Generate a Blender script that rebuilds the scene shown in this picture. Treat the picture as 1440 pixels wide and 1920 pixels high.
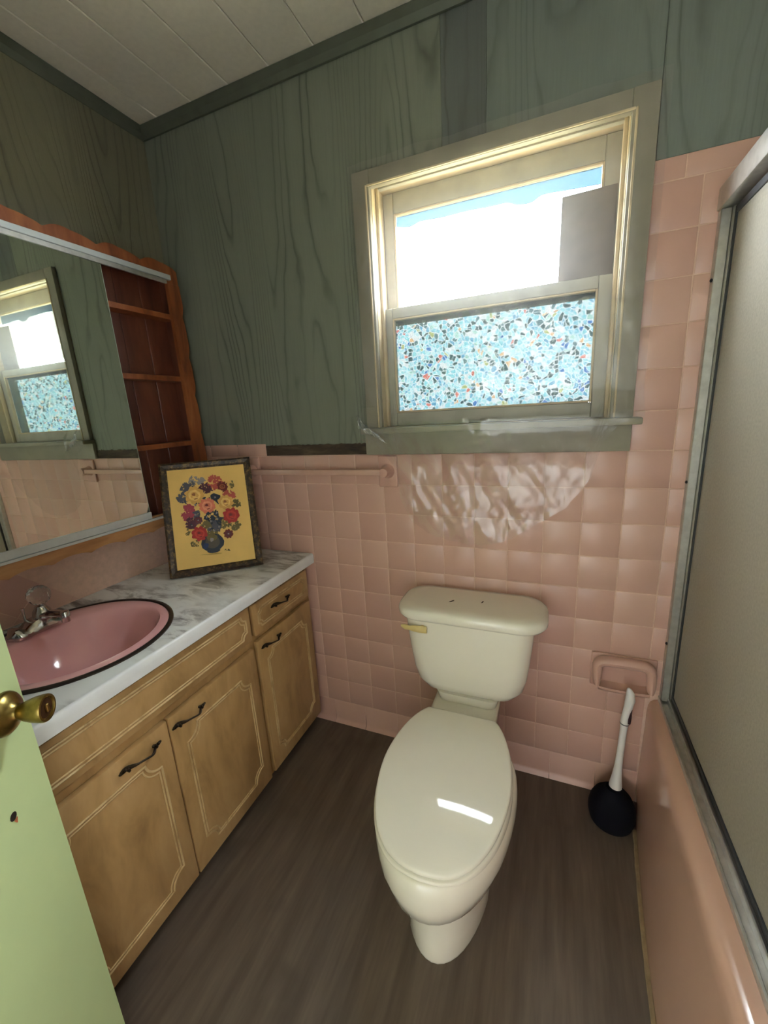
import bpy, bmesh, math, random
from mathutils import Vector, Matrix, noise as mnoise
random.seed(7)
for o in list(bpy.data.objects): bpy.data.objects.remove(o)
S = bpy.context.scene
COL = S.collection
PI = math.pi

# ------------------------------------------------------------------ camera
cd = bpy.data.cameras.new('camera'); cam = bpy.data.objects.new('camera', cd); COL.objects.link(cam)
rt = Vector((0.92544302, 0.37468024, -0.05630219)); dn = Vector((0.03923965, -0.24257989, -0.96933753)); fw = Vector((-0.3768494, 0.89485737, -0.23919619))
m = Matrix.Identity(4)
for r in range(3):
    m[r][0] = rt[r]; m[r][1] = -dn[r]; m[r][2] = -fw[r]
m.translation = (1.45251, -1.34959, 1.35252)
cam.matrix_world = m
cd.sensor_fit = 'VERTICAL'; cd.sensor_height = 36; cd.lens = 761.297 * 36 / 1920; cd.clip_start = 0.02
S.camera = cam
# ------------------------------------------------------------------ sky and light
SKY = 48.0
W = bpy.data.worlds.new('sky'); S.world = W; W.use_nodes = True
bg = W.node_tree.nodes['Background']; bg.inputs[0].default_value = (0.99, 0.98, 0.985, 1); bg.inputs[1].default_value = SKY
pl = bpy.data.lights.new('window_portal', 'AREA'); pl.shape = 'RECTANGLE'; pl.size = 0.74; pl.size_y = 0.78; pl.energy = 1
po = bpy.data.objects.new('window_portal', pl); COL.objects.link(po); po.location = (1.25, 0.131, 1.67); po.rotation_euler = (-PI/2, 0, 0)
pl.cycles.is_portal = True
HW = (-3.10, -1.95, 0.75, 2.05)      # unseen window added as fill light, hall side wall behind the viewer (y0, y1, z0, z1)
pl2 = bpy.data.lights.new('hall_fill_portal', 'AREA'); pl2.shape = 'RECTANGLE'; pl2.size = HW[3] - HW[2]; pl2.size_y = HW[1] - HW[0]; pl2.energy = 1
po2 = bpy.data.objects.new('hall_fill_portal', pl2); COL.objects.link(po2); po2.location = (-0.115, (HW[0] + HW[1]) / 2, (HW[2] + HW[3]) / 2); po2.rotation_euler = (0, -PI/2, 0)
pl2.cycles.is_portal = True
S.view_settings.view_transform = 'Standard'; S.view_settings.look = 'None'; S.view_settings.gamma = 1
S.view_settings.exposure = 0.62; S.view_settings.use_curve_mapping = False

# ------------------------------------------------------------------ helpers
ORG = {}
def org(o): return ORG.get(o, Vector((0, 0, 0)))
def thing(name, label, cat, loc, group=None):
    o = bpy.data.objects.new(name, None); COL.objects.link(o); o.location = loc; o.empty_display_size = 0.05
    ORG[o] = Vector(loc); tag(o, label, cat, group)
    return o
def tag(o, label=None, cat=None, group=None, kind=None):
    if label: o['label'] = label
    if cat: o['category'] = cat
    if group: o['group'] = group
    if kind: o['kind'] = kind
    return o
def mesh(bm, name, mats, smooth=True, ang=35):
    bmesh.ops.recalc_face_normals(bm, faces=bm.faces)
    me = bpy.data.meshes.new(name); bm.to_mesh(me); bm.free()
    for mt in (mats if isinstance(mats, (list, tuple)) else [mats]): me.materials.append(mt)
    if smooth:
        me.polygons.foreach_set('use_smooth', [True] * len(me.polygons))
        me.set_sharp_from_angle(angle=math.radians(ang))
    return me
def obj(name, bm, mats, parent=None, smooth=True, ang=35, base=None):
    """link ONE mesh; vertices are given in world metres and moved to the parent's origin"""
    if parent is not None: off = org(parent)
    else: off = Vector(base) if base is not None else Vector((0, 0, 0))
    if off.length: bmesh.ops.translate(bm, verts=bm.verts, vec=-off)
    o = bpy.data.objects.new(name, mesh(bm, name, mats, smooth, ang)); COL.objects.link(o)
    if parent is not None: o.parent = parent
    else: o.location = off
    ORG[o] = off
    return o
def struct(name, bm, mat, smooth=False):
    o = obj(name, bm, mat, None, smooth); o['kind'] = 'structure'; return o
def inst(name, me, loc, parent, rot=None):
    o = bpy.data.objects.new(name, me); COL.objects.link(o); o.parent = parent; o.location = Vector(loc) - org(parent)
    if rot: o.rotation_euler = rot
    return o
def B(): return bmesh.new()
def box(bm, x0, x1, y0, y1, z0, z1, bev=0.0, seg=2, mi=0, M=None):
    vs = [bm.verts.new((x, y, z)) for x in (x0, x1) for y in (y0, y1) for z in (z0, z1)]
    q = [(0, 1, 3, 2), (4, 6, 7, 5), (0, 4, 5, 1), (2, 3, 7, 6), (0, 2, 6, 4), (1, 5, 7, 3)]
    fs = [bm.faces.new([vs[i] for i in f]) for f in q]
    for f in fs: f.material_index = mi
    geom = vs
    if bev > 0:
        es = set(e for f in fs for e in f.edges)
        r = bmesh.ops.bevel(bm, geom=list(es), offset=bev, segments=seg, profile=0.5, affect='EDGES')
        geom = list(set(v for f in r['faces'] for v in f.verts) | set(v for v in vs if v.is_valid))
        for f in r['faces']: f.material_index = mi
    if M is not None: bmesh.ops.transform(bm, matrix=M, verts=geom)
    return geom
def loft(bm, rings, cap0=True, cap1=True, closed=True, mi=0):
    R = [[bm.verts.new(p) for p in r] for r in rings]
    n = len(R[0])
    for a, b in zip(R[:-1], R[1:]):
        for i in range(n if closed else n - 1):
            j = (i + 1) % n
            try: bm.faces.new((a[i], a[j], b[j], b[i])).material_index = mi
            except ValueError: pass
    if cap0: bm.faces.new(R[0]).material_index = mi
    if cap1: bm.faces.new(R[-1]).material_index = mi
    return R
def lathe(bm, prof, c=(0, 0, 0), n=24, M=None, mi=0):
    """prof: (radius, height) about local z, then optional matrix, then translate"""
    M = M or Matrix.Identity(3); c = Vector(c); rings = []
    for r, h in prof:
        rings.append([c + M @ Vector((max(r, 1e-5) * math.cos(2 * PI * k / n), max(r, 1e-5) * math.sin(2 * PI * k / n), h)) for k in range(n)])
    return loft(bm, rings, mi=mi)
def tube(bm, pts, rad, n=8, mi=0, caps=True):
    pts = [Vector(p) for p in pts]; rings = []
    up = None
    for i, p in enumerate(pts):
        a = pts[max(i - 1, 0)]; b = pts[min(i + 1, len(pts) - 1)]
        t = (b - a).normalized()
        if up is None: up = Vector((0, 0, 1)) if abs(t.z) < 0.9 else Vector((0, 1, 0))
        s = t.cross(up).normalized(); up = s.cross(t).normalized()
        r = rad[i] if isinstance(rad, (list, tuple)) else rad
        rr = r if isinstance(r, (list, tuple)) else (r, r)
        rings.append([p + s * rr[0] * math.cos(2 * PI * k / n) + up * rr[1] * math.sin(2 * PI * k / n) for k in range(n)])
    return loft(bm, rings, caps, caps, mi=mi)
def prism(bm, poly, d, mi=0, bev=0.0):
    """poly: 3-D points of one outline, d: extrusion vector"""
    d = Vector(d); a = [bm.verts.new(Vector(p)) for p in poly]; b = [bm.verts.new(Vector(p) + d) for p in poly]
    n = len(poly); fs = [bm.faces.new(a), bm.faces.new(list(reversed(b)))]
    for i in range(n): fs.append(bm.faces.new((a[i], b[i], b[(i + 1) % n], a[(i + 1) % n])))
    for f in fs: f.material_index = mi
    if bev > 0:
        es = [e for e in set(fs[0].edges) | set(fs[1].edges)]
        bmesh.ops.bevel(bm, geom=es, offset=bev, segments=2, profile=0.5, affect='EDGES')
def clip(poly, xa, xb, ya, yb):
    def cut(P, ins, isec):
        out = []
        for i in range(len(P)):
            a, b = P[i - 1], P[i]
            if ins(b):
                if not ins(a): out.append(isec(a, b))
                out.append(b)
            elif ins(a): out.append(isec(a, b))
        return out
    def ix(v): return lambda a, b: (v, a[1] + (b[1] - a[1]) * (v - a[0]) / (b[0] - a[0]))
    def iy(v): return lambda a, b: (a[0] + (b[0] - a[0]) * (v - a[1]) / (b[1] - a[1]), v)
    for ins, f in ((lambda p: p[0] >= xa, ix(xa)), (lambda p: p[0] <= xb, ix(xb)), (lambda p: p[1] >= ya, iy(ya)), (lambda p: p[1] <= yb, iy(yb))):
        if poly: poly = cut(poly, ins, f)
    return poly
def spline(P, n=8, closed=False):
    """Catmull-Rom through P (tuples of any dimension)"""
    P = [Vector(p) for p in P]; out = []; N = len(P)
    rng = range(N) if closed else range(N - 1)
    for i in rng:
        g = (lambda k: P[k % N]) if closed else (lambda k: P[min(max(k, 0), N - 1)])
        p0, p1, p2, p3 = g(i - 1), g(i), g(i + 1), g(i + 2)
        for k in range(n):
            t = k / n
            out.append(0.5 * ((2 * p1) + (p2 - p0) * t + (2 * p0 - 5 * p1 + 4 * p2 - p3) * t * t + (3 * p1 - p0 - 3 * p2 + p3) * t ** 3))
    if not closed: out.append(P[-1])
    return out

# ------------------------------------------------------------------ materials
def sr(r, g, b):
    f = lambda c: (c / 255 / 12.92) if c / 255 <= 0.04045 else ((c / 255 + 0.055) / 1.055) ** 2.4
    return (f(r), f(g), f(b), 1)
class NT:
    def __init__(s, name):
        s.m = bpy.data.materials.new(name); s.m.use_nodes = True; s.t = s.m.node_tree; s.n = s.t.nodes; s.l = s.t.links
        s.p = s.n['Principled BSDF']; s.out = s.n['Material Output']
    def add(s, typ, **kw):
        n = s.n.new(typ)
        for k, v in kw.items():
            if k.startswith('i_'): 
                key = k[2:].replace('_', ' ')
                n.inputs[key].default_value = v
            else: setattr(n, k, v)
        return n
    def link(s, a, b): s.l.new(a, b)
    def coord(s, scale=(1, 1, 1), kind='Object', rot=(0, 0, 0)):
        tc = s.add('ShaderNodeTexCoord'); mp = s.add('ShaderNodeMapping'); mp.inputs['Scale'].default_value = scale; mp.inputs['Rotation'].default_value = rot
        s.link(tc.outputs[kind], mp.inputs[0]); return mp.outputs[0]
    def noise(s, vec, scale, detail=3, rough=0.55, dist=0.0):
        n = s.add('ShaderNodeTexNoise'); n.inputs['Scale'].default_value = scale; n.inputs['Detail'].default_value = detail; n.inputs['Roughness'].default_value = rough; n.inputs['Distortion'].default_value = dist
        s.link(vec, n.inputs['Vector']); return n.outputs['Fac']
    def ramp(s, fac, stops, interp='LINEAR'):
        r = s.add('ShaderNodeValToRGB'); r.color_ramp.interpolation = interp
        e = r.color_ramp.elements
        while len(e) < len(stops): e.new(0.5)
        for el, (p, c) in zip(e, stops):
            el.position = p; el.color = c if len(c) == 4 else (*c, 1)
        s.link(fac, r.inputs[0]); return r.outputs[0]
    def math(s, op, a, b=None, clamp=False):
        n = s.add('ShaderNodeMath', operation=op, use_clamp=clamp)
        for i, v in enumerate((a, b)):
            if v is None: continue
            if isinstance(v, (int, float)): n.inputs[i].default_value = v
            else: s.link(v, n.inputs[i])
        return n.outputs[0]
    def mix(s, fac, a, b, mode='MIX'):
        n = s.add('ShaderNodeMix', data_type='RGBA', blend_type=mode)
        for key, v in ((0, fac), (6, a), (7, b)):
            if isinstance(v, (int, float)): n.inputs[key].default_value = v
            elif isinstance(v, tuple): n.inputs[key].default_value = v
            else: s.link(v, n.inputs[key])
        return n.outputs[2]
    def bump(s, h, strength=0.3, dist=0.002):
        b = s.add('ShaderNodeBump'); b.inputs['Strength'].default_value = strength; b.inputs['Distance'].default_value = dist
        s.link(h, b.inputs['Height']); s.link(b.outputs[0], s.p.inputs['Normal']); return b.outputs[0]
    def set(s, col=None, rough=None, metal=None, **kw):
        if col is not None:
            if isinstance(col, tuple): s.p.inputs['Base Color'].default_value = col
            else: s.link(col, s.p.inputs['Base Color'])
        if rough is not None:
            if isinstance(rough, (int, float)): s.p.inputs['Roughness'].default_value = rough
            else: s.link(rough, s.p.inputs['Roughness'])
        if metal is not None: s.p.inputs['Metallic'].default_value = metal
        for k, v in kw.items(): s.p.inputs[k.replace('_', ' ')].default_value = v
        return s
def plain(name, col, rough=0.5, metal=0.0, var=0.06, sc=30, bump=0.0, **kw):
    t = NT(name); v = t.coord()
    n = t.noise(v, sc, 4)
    c0 = tuple(max(0, c * (1 - var)) for c in col[:3]) + (1,); c1 = tuple(min(1, c * (1 + var)) for c in col[:3]) + (1,)
    t.set(t.ramp(n, [(0.3, c0), (0.7, c1)]), rough, metal, **kw)
    if bump: t.bump(n, bump)
    return t.m
def grain_mat(name, base, dark, light, seed, axis='x', rings=10.0, rough=0.55, bump=0.55):
    """painted plywood: contour lines of a noise field stretched along z"""
    t = NT(name)
    tc = t.add('ShaderNodeTexCoord'); mp = t.add('ShaderNodeMapping'); t.link(tc.outputs['Object'], mp.inputs[0])
    mp.inputs['Location'].default_value = (seed * 3.1, seed * 1.7, seed * 5.3)
    mp.inputs['Scale'].default_value = (1, 1, 0.10)
    big = t.noise(mp.outputs[0], 2.6, 2, 0.5, 0.25)
    mp2 = t.add('ShaderNodeMapping'); t.link(tc.outputs['Object'], mp2.inputs[0]); mp2.inputs['Scale'].default_value = (1, 1, 0.5); mp2.inputs['Location'].default_value = (seed, seed, seed)
    wig = t.noise(mp2.outputs[0], 14, 2, 0.5)
    v = t.math('ADD', t.math('MULTIPLY', big, rings), t.math('MULTIPLY', wig, 0.8))
    fr = t.math('FRACT', v)
    line = t.ramp(fr, [(0.0, (0, 0, 0)), (0.10, (0.75,) * 3), (0.35, (1, 1, 1)), (0.80, (0.9,) * 3), (1.0, (0, 0, 0))])
    mp3 = t.add('ShaderNodeMapping'); t.link(tc.outputs['Object'], mp3.inputs[0]); mp3.inputs['Scale'].default_value = (1, 1, 0.04)
    fine = t.noise(mp3.outputs[0], 260, 2, 0.6)
    patch = t.noise(mp.outputs[0], 5, 3)
    body = t.ramp(patch, [(0.3, base), (0.7, light)])
    lw = t.math('MULTIPLY', t.math('SUBTRACT', 1.0, line), t.ramp(t.noise(mp.outputs[0], 9, 2), [(0.35, (0.12,) * 3), (0.7, (0.8,) * 3)]))
    col = t.mix(lw, body, dark)
    col = t.mix(t.math('MULTIPLY', fine, 0.22), col, dark)
    t.set(col, rough)
    t.bump(t.math('ADD', t.math('MULTIPLY', lw, -1.0), t.math('MULTIPLY', fine, 0.25)), bump, 0.0022)
    return t.m
def wood_mat(name, base, dark, light, scale=(1, 1, 1), rough=0.45, coat=0.0, freq=26, bump=0.12):
    t = NT(name); v = t.coord(scale)
    n = t.noise(v, freq, 4, 0.6, 0.6); g = t.noise(v, freq * 6, 2, 0.6)
    c = t.ramp(n, [(0.28, dark), (0.5, base), (0.72, light)])
    c = t.mix(t.math('MULTIPLY', g, 0.3), c, dark)
    t.set(c, rough); t.p.inputs['Coat Weight'].default_value = coat
    t.bump(g, bump, 0.001)
    return t.m
M = {}
G0, GD, GL = sr(118, 122, 108), sr(66, 70, 60), sr(130, 134, 120)
M['panel_a'] = grain_mat('painted_plywood', G0, GD, GL, 1.0, rings=46)
M['panel_b'] = grain_mat('painted_plywood_strip', sr(92, 96, 94), GD, sr(106, 110, 106), 7.3, rings=60)
M['panel_c'] = grain_mat('painted_plywood_pale', sr(110, 118, 112), GD, sr(121, 129, 122), 4.1, rings=34)
M['panel_l'] = grain_mat('painted_plywood_brown', sr(112, 110, 90), sr(66, 61, 50), sr(124, 121, 100), 2.6, rings=40)
M['crown'] = plain('crown_paint', sr(84, 88, 76), 0.5, var=0.12, sc=18)
M['casing'] = plain('casing_paint', sr(146, 139, 124), 0.45, var=0.10, sc=14, bump=0.05)
M['jamb'] = plain('jamb_paint', sr(200, 180, 146), 0.45, var=0.1, sc=20)
M['sash'] = plain('sash_paint', sr(170, 165, 152), 0.45, var=0.10, sc=16)
M['raw_strip'] = wood_mat('bare_dark_wood', sr(72, 56, 44), sr(40, 32, 28), sr(104, 92, 72), (0.4, 1, 2), 0.8, freq=20)
M['ceiling'] = plain('ceiling_board', sr(226, 218, 204), 0.7, var=0.04, sc=60, bump=0.15)
M['ceiling_gap'] = plain('ceiling_gap', sr(120, 110, 95), 0.8)
def tile_mat():
    t = NT('pink_tile'); oi = t.add('ShaderNodeObjectInfo')
    c = t.ramp(oi.outputs['Random'], [(0.0, sr(200, 157, 144)), (0.5, sr(204, 162, 148)), (1.0, sr(208, 167, 152))])
    v = t.coord(); n = t.noise(v, 22, 3); c = t.mix(t.math('MULTIPLY', n, 0.10), c, sr(178, 128, 112))
    t.set(c, 0.30); t.p.inputs['Coat Weight'].default_value = 0.06
    t.bump(t.noise(v, 9, 2), 0.05, 0.004); return t.m
M['tile'] = tile_mat()
M['tile_stuff'] = plain('pink_tile_alcove', sr(205, 158, 142), 0.3)
M['grout'] = plain('grout', sr(214, 178, 160), 0.85, var=0.08, sc=60)
def floor_mat():
    t = NT('vinyl_floor'); v = t.coord((1, 0.09, 1))
    a = t.noise(v, 24, 3, 0.6); b = t.noise(v, 130, 2, 0.7); st = t.noise(t.coord(), 4.2, 3, 0.6)
    c = t.ramp(a, [(0.25, sr(80, 67, 58)), (0.5, sr(106, 91, 80)), (0.75, sr(126, 110, 98))])
    c = t.mix(t.math('MULTIPLY', b, 0.5), c, sr(74, 64, 55))
    c = t.mix(t.ramp(st, [(0.60, (0, 0, 0)), (0.78, (0.55,) * 3)]), c, sr(60, 50, 42))
    t.set(c, 0.5); t.bump(b, 0.12, 0.001); return t.m
M['floor'] = floor_mat()
M['vanity'] = wood_mat('antiqued_vanity', sr(180, 143, 94), sr(146, 112, 71), sr(194, 158, 110), (1, 1, 0.35), 0.42, freq=11, bump=0.05)
M['vanity_bead'] = wood_mat('antiqued_bead', sr(208, 178, 130), sr(160, 128, 84), sr(220, 194, 150), (1, 1, 0.5), 0.4, freq=24)
M['kick'] = plain('kick_dark', sr(40, 34, 28), 0.8)
M['bronze'] = plain('antique_bronze', sr(58, 48, 38), 0.38, 0.85, var=0.35, sc=120)
def marble():
    t = NT('marble_laminate'); v = t.coord((1, 1, 1), rot=(0, 0, 0.5)); v2 = t.coord((0.55, 1.5, 1), rot=(0, 0, 0.35))
    n = t.noise(v2, 12, 6, 0.68, 0.9); w = t.noise(v, 4, 3)
    vein = t.ramp(n, [(0.36, sr(96, 88, 86)), (0.46, sr(166, 160, 158)), (0.54, sr(224, 222, 220)), (0.75, sr(236, 236, 235))])
    c = t.mix(t.ramp(w, [(0.44, (0, 0, 0)), (0.64, (1, 1, 1))]), vein, sr(230, 230, 230))
    t.set(c, 0.28); return t.m
M['marble'] = marble()
M['white_edge'] = plain('edge_strip', sr(224, 224, 226), 0.35, var=0.03)
M['sink'] = plain('pink_porcelain', sr(230, 170, 172), 0.12, var=0.03, sc=8, Coat_Weight=0.4)
M['rim'] = plain('dark_sink_rim', sr(66, 56, 50), 0.35, 0.7, var=0.15)
M['chrome'] = plain('chrome', sr(200, 196, 194), 0.12, 1.0, var=0.08, sc=40)
M['alu'] = plain('aluminium', sr(196, 194, 188), 0.34, 0.8, var=0.12, sc=50)
M['alu_white'] = plain('white_track', sr(206, 212, 214), 0.35, 0.3, var=0.05)
M['gasket'] = plain('dark_gasket', sr(40, 42, 46), 0.5)
M['brass'] = plain('worn_brass', sr(150, 128, 72), 0.28, 1.0, var=0.3, sc=60)
M['brass_dark'] = plain('dark_brass', sr(96, 70, 50), 0.4, 0.9, var=0.3, sc=60)
M['door'] = plain('lime_door_paint', sr(206, 224, 166), 0.42, var=0.05, sc=3.0, bump=0.03)
M['door_core'] = plain('door_core', sr(40, 26, 18), 0.9)
M['splinter'] = plain('splinter', sr(190, 110, 70), 0.8)
M['toilet'] = plain('bone_china', sr(230, 222, 208), 0.10, var=0.02, sc=6, Coat_Weight=0.5)
M['seat'] = plain('seat_plastic', sr(231, 223, 210), 0.045, var=0.02, sc=6)
M['lever'] = plain('lever_plastic', sr(214, 190, 130), 0.35)
M['debris'] = plain('debris', sr(58, 44, 32), 0.8)
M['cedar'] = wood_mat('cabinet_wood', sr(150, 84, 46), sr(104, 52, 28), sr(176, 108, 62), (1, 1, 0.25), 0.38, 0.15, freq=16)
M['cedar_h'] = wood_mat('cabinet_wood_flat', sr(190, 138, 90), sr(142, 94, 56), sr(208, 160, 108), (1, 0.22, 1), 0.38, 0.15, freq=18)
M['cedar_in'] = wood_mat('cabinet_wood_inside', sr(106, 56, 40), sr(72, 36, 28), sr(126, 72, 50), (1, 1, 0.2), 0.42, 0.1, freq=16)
M['mirror'] = plain('mirror_glass', (0.80, 0.86, 0.78), 0.015, 1.0, var=0.01)
M['mirror_edge'] = plain('mirror_edge', sr(190, 205, 190), 0.2, 0.2)
M['rubber'] = plain('navy_rubber', sr(7, 6, 18), 0.85, var=0.2, Specular_IOR_Level=0.2)
M['white_plastic'] = plain('white_plastic', sr(222, 216, 214), 0.3, var=0.03)
M['grip'] = plain('maroon_grip', sr(52, 18, 26), 0.5)
M['tub'] = plain('pink_tub', sr(208, 166, 146), 0.16, var=0.03, sc=5, Coat_Weight=0.35)
M['caulk'] = plain('old_caulk', sr(150, 128, 98), 0.7, var=0.2, sc=40)
M['card'] = plain('grey_board', sr(120, 110, 104), 0.8, var=0.08, sc=25)
M['bar'] = plain('pink_bar', sr(196, 156, 142), 0.25, var=0.04)
M['hall'] = plain('hall_paint', sr(222, 221, 218), 0.7)
def frame_mat():
    t = NT('mottled_frame'); v = t.coord(); n = t.noise(v, 70, 4, 0.7)
    t.set(t.ramp(n, [(0.36, sr(34, 24, 20)), (0.52, sr(66, 48, 34)), (0.66, sr(130, 104, 60)), (0.74, sr(52, 38, 30))]), 0.4); t.bump(n, 0.4); return t.m
M['frame'] = frame_mat()
M['canvas'] = plain('yellow_canvas', sr(236, 194, 112), 0.6, var=0.07, sc=9, bump=0.05)
def glass_film(name, tint, transp, gloss=0.06, transl=0.05, rough=0.12, bump=0.0, bsc=40, col=None):
    """thin sheet: transparent + translucent + a little gloss, no refraction"""
    t = NT(name); n = t.n; t.n.remove(t.p)
    tr = t.add('ShaderNodeBsdfTransparent'); tl = t.add('ShaderNodeBsdfTranslucent'); gl = t.add('ShaderNodeBsdfGlossy'); df = t.add('ShaderNodeBsdfDiffuse')
    gl.inputs['Roughness'].default_value = rough
    if col is None:
        tr.inputs[0].default_value = tint; tl.inputs[0].default_value = (0.9, 0.9, 0.9, 1)
    m1 = t.add('ShaderNodeMixShader'); m1.inputs[0].default_value = transl; t.link(tr.outputs[0], m1.inputs[1]); t.link(tl.outputs[0], m1.inputs[2])
    m2 = t.add('ShaderNodeMixShader'); m2.inputs[0].default_value = gloss; t.link(m1.outputs[0], m2.inputs[1]); t.link(gl.outputs[0], m2.inputs[2])
    t.n.remove(df)
    if bump:
        b = t.add('ShaderNodeBump'); b.inputs['Strength'].default_value = bump; b.inputs['Distance'].default_value = 0.003
        t.link(t.noise(t.coord(), bsc, 3), b.inputs['Height']); t.link(b.outputs[0], gl.inputs['Normal']); t.link(b.outputs[0], tl.inputs['Normal'])
    t.link(m2.outputs[0], t.out.inputs[0])
    t.tr, t.tl, t.m1, t.m2 = tr, tl, m1, m2
    return t
M['pane'] = glass_film('clear_pane', (0.93, 0.98, 1, 1), 1, 0.05, 0.02, 0.05, 0.3, 60).m
t = glass_film('frost_strip', (0.092, 0.128, 0.155, 1), 1, 0.02, 0.15, 0.3, 0.6, 160); t.tl.inputs[0].default_value = (0.09, 0.13, 0.16, 1); M['frost'] = t.m
M['poly'] = glass_film('clear_polythene', (0.96, 0.96, 0.97, 1), 1, 0.080, 0.026, 0.14, 0.25, 25).m
M['poly_b'] = glass_film('bunched_polythene', (0.9, 0.92, 0.95, 1), 1, 0.22, 0.06, 0.10, 0.3, 60).m
def mosaic():
    t = glass_film('mosaic_film', (1, 1, 1, 1), 1, 0.02, 0.05, 0.2, col=1)
    mp = t.coord((1, 1, 1)); dn = t.add('ShaderNodeTexNoise'); dn.inputs['Scale'].default_value = 26; t.link(mp, dn.inputs['Vector'])
    v = t.add('ShaderNodeVectorMath', operation='MULTIPLY_ADD'); t.link(dn.outputs['Color'], v.inputs[0]); v.inputs[1].default_value = (0.03, 0, 0.03); t.link(mp, v.inputs[2])
    sx = t.add('ShaderNodeSeparateXYZ'); t.link(v.outputs[0], sx.inputs[0]); cx = t.add('ShaderNodeCombineXYZ'); t.link(sx.outputs[0], cx.inputs[0]); t.link(sx.outputs[2], cx.inputs[1])
    vo = t.add('ShaderNodeTexVoronoi', feature='F1', voronoi_dimensions='2D'); vo.inputs['Scale'].default_value = 84; t.link(cx.outputs[0], vo.inputs['Vector'])
    ve = t.add('ShaderNodeTexVoronoi', feature='DISTANCE_TO_EDGE', voronoi_dimensions='2D'); ve.inputs['Scale'].default_value = 84; t.link(cx.outputs[0], ve.inputs['Vector'])
    sp = t.add('ShaderNodeSeparateColor'); t.link(vo.outputs['Color'], sp.inputs[0])
    g = lambda r, q, w: tuple((x * 0.0150) ** 0.5 for x in (r, q, w))
    c = t.ramp(sp.outputs[0], [(0.0, g(0.08, 0.16, 0.17)), (0.14, g(0.16, 0.30, 0.32)), (0.22, g(0.34, 0.80, 0.88)), (0.50, g(0.30, 0.70, 0.84)), (0.62, g(0.52, 0.90, 0.94)), (0.74, g(0.20, 0.52, 0.72)), (0.80, g(0.80, 0.92, 0.92)), (0.88, g(0.10, 0.28, 0.62)), (0.905, g(0.46, 0.80, 0.72)), (0.955, g(0.80, 0.55, 0.30)), (0.97, g(0.74, 0.26, 0.22)), (0.985, g(0.52, 0.62, 0.28))], 'CONSTANT')
    edge = t.ramp(ve.outputs['Distance'], [(0.06, (1, 1, 1)), (0.13, (0, 0, 0))])
    c = t.mix(edge, c, g(0.95, 1.05, 1.08) + (1,))
    t.link(c, t.tr.inputs[0]); t.link(c, t.tl.inputs[0]); return t.m
M['mosaic'] = mosaic()
def frosted():
    t = NT('obscure_shower_glass'); t.n.remove(t.p)
    tl = t.add('ShaderNodeBsdfTranslucent'); df = t.add('ShaderNodeBsdfDiffuse'); gl = t.add('ShaderNodeBsdfGlossy'); gl.inputs['Roughness'].default_value = 0.35
    tr = t.add('ShaderNodeBsdfTransparent')
    n = t.noise(t.coord(), 160, 3); c = t.ramp(n, [(0.3, sr(192, 185, 168)), (0.7, sr(208, 201, 184))])
    t.link(c, tl.inputs[0]); t.link(c, df.inputs[0]); tr.inputs[0].default_value = (0.8, 0.78, 0.7, 1)
    m0 = t.add('ShaderNodeMixShader'); m0.inputs[0].default_value = 0.55; t.link(tl.outputs[0], m0.inputs[1]); t.link(df.outputs[0], m0.inputs[2])
    m1 = t.add('ShaderNodeMixShader'); m1.inputs[0].default_value = 0.10; t.link(m0.outputs[0], m1.inputs[1]); t.link(tr.outputs[0], m1.inputs[2])
    m2 = t.add('ShaderNodeMixShader'); m2.inputs[0].default_value = 0.14; t.link(m1.outputs[0], m2.inputs[1]); t.link(gl.outputs[0], m2.inputs[2])
    b = t.add('ShaderNodeBump'); b.inputs['Strength'].default_value = 0.35; b.inputs['Distance'].default_value = 0.002; t.link(n, b.inputs['Height'])
    for q in (tl, df, gl): t.link(b.outputs[0], q.inputs['Normal'])
    t.link(m2.outputs[0], t.out.inputs[0]); return t.m
M['frosted'] = frosted()
def acrylic():
    t = NT('clear_acrylic'); t.set((0.92, 0.92, 0.92, 1), 0.03); t.p.inputs['Transmission Weight'].default_value = 1.0; t.p.inputs['IOR'].default_value = 1.49
    t.bump(t.noise(t.coord(), 90, 2), 0.1); return t.m
M['acrylic'] = acrylic()
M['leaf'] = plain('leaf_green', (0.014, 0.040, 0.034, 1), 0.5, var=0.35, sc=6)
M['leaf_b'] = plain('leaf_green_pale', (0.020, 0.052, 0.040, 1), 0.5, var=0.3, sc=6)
M['bark'] = plain('bark', sr(96, 80, 64), 0.9, var=0.3)
M['lawn'] = plain('lawn', sr(150, 142, 108), 0.9, var=0.25, sc=8)

# ------------------------------------------------------------------ room shell
P = 0.1095; TX0 = 0.56; TZ0 = 1.2045; H = 2.42
WIN = (0.900, 1.603, 1.300, 2.045)     # opening in the back wall
b = B(); box(b, -0.12, 2.62, -3.30, 0.14, -0.10, 0.0); floor = struct('floor', b, M['floor'])
b = B(); box(b, -0.12, 2.62, -3.30, 0.14, H + 0.012, H + 0.12); ceiling = struct('ceiling', b, M['ceiling_gap'])
pm = None
for k in range(-1, 16):
    xa = 0.097 + 0.1632 * k
    x0, x1 = max(xa + 0.0012, 0.0), min(xa + 0.1632 - 0.0012, 2.5)
    if x1 <= x0: continue
    b = B(); box(b, x0, x1, -1.70, 0.0, H, H + 0.0125, 0.0025, 1); obj('ceiling_plank', b, M['ceiling'], ceiling, False)
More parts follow.
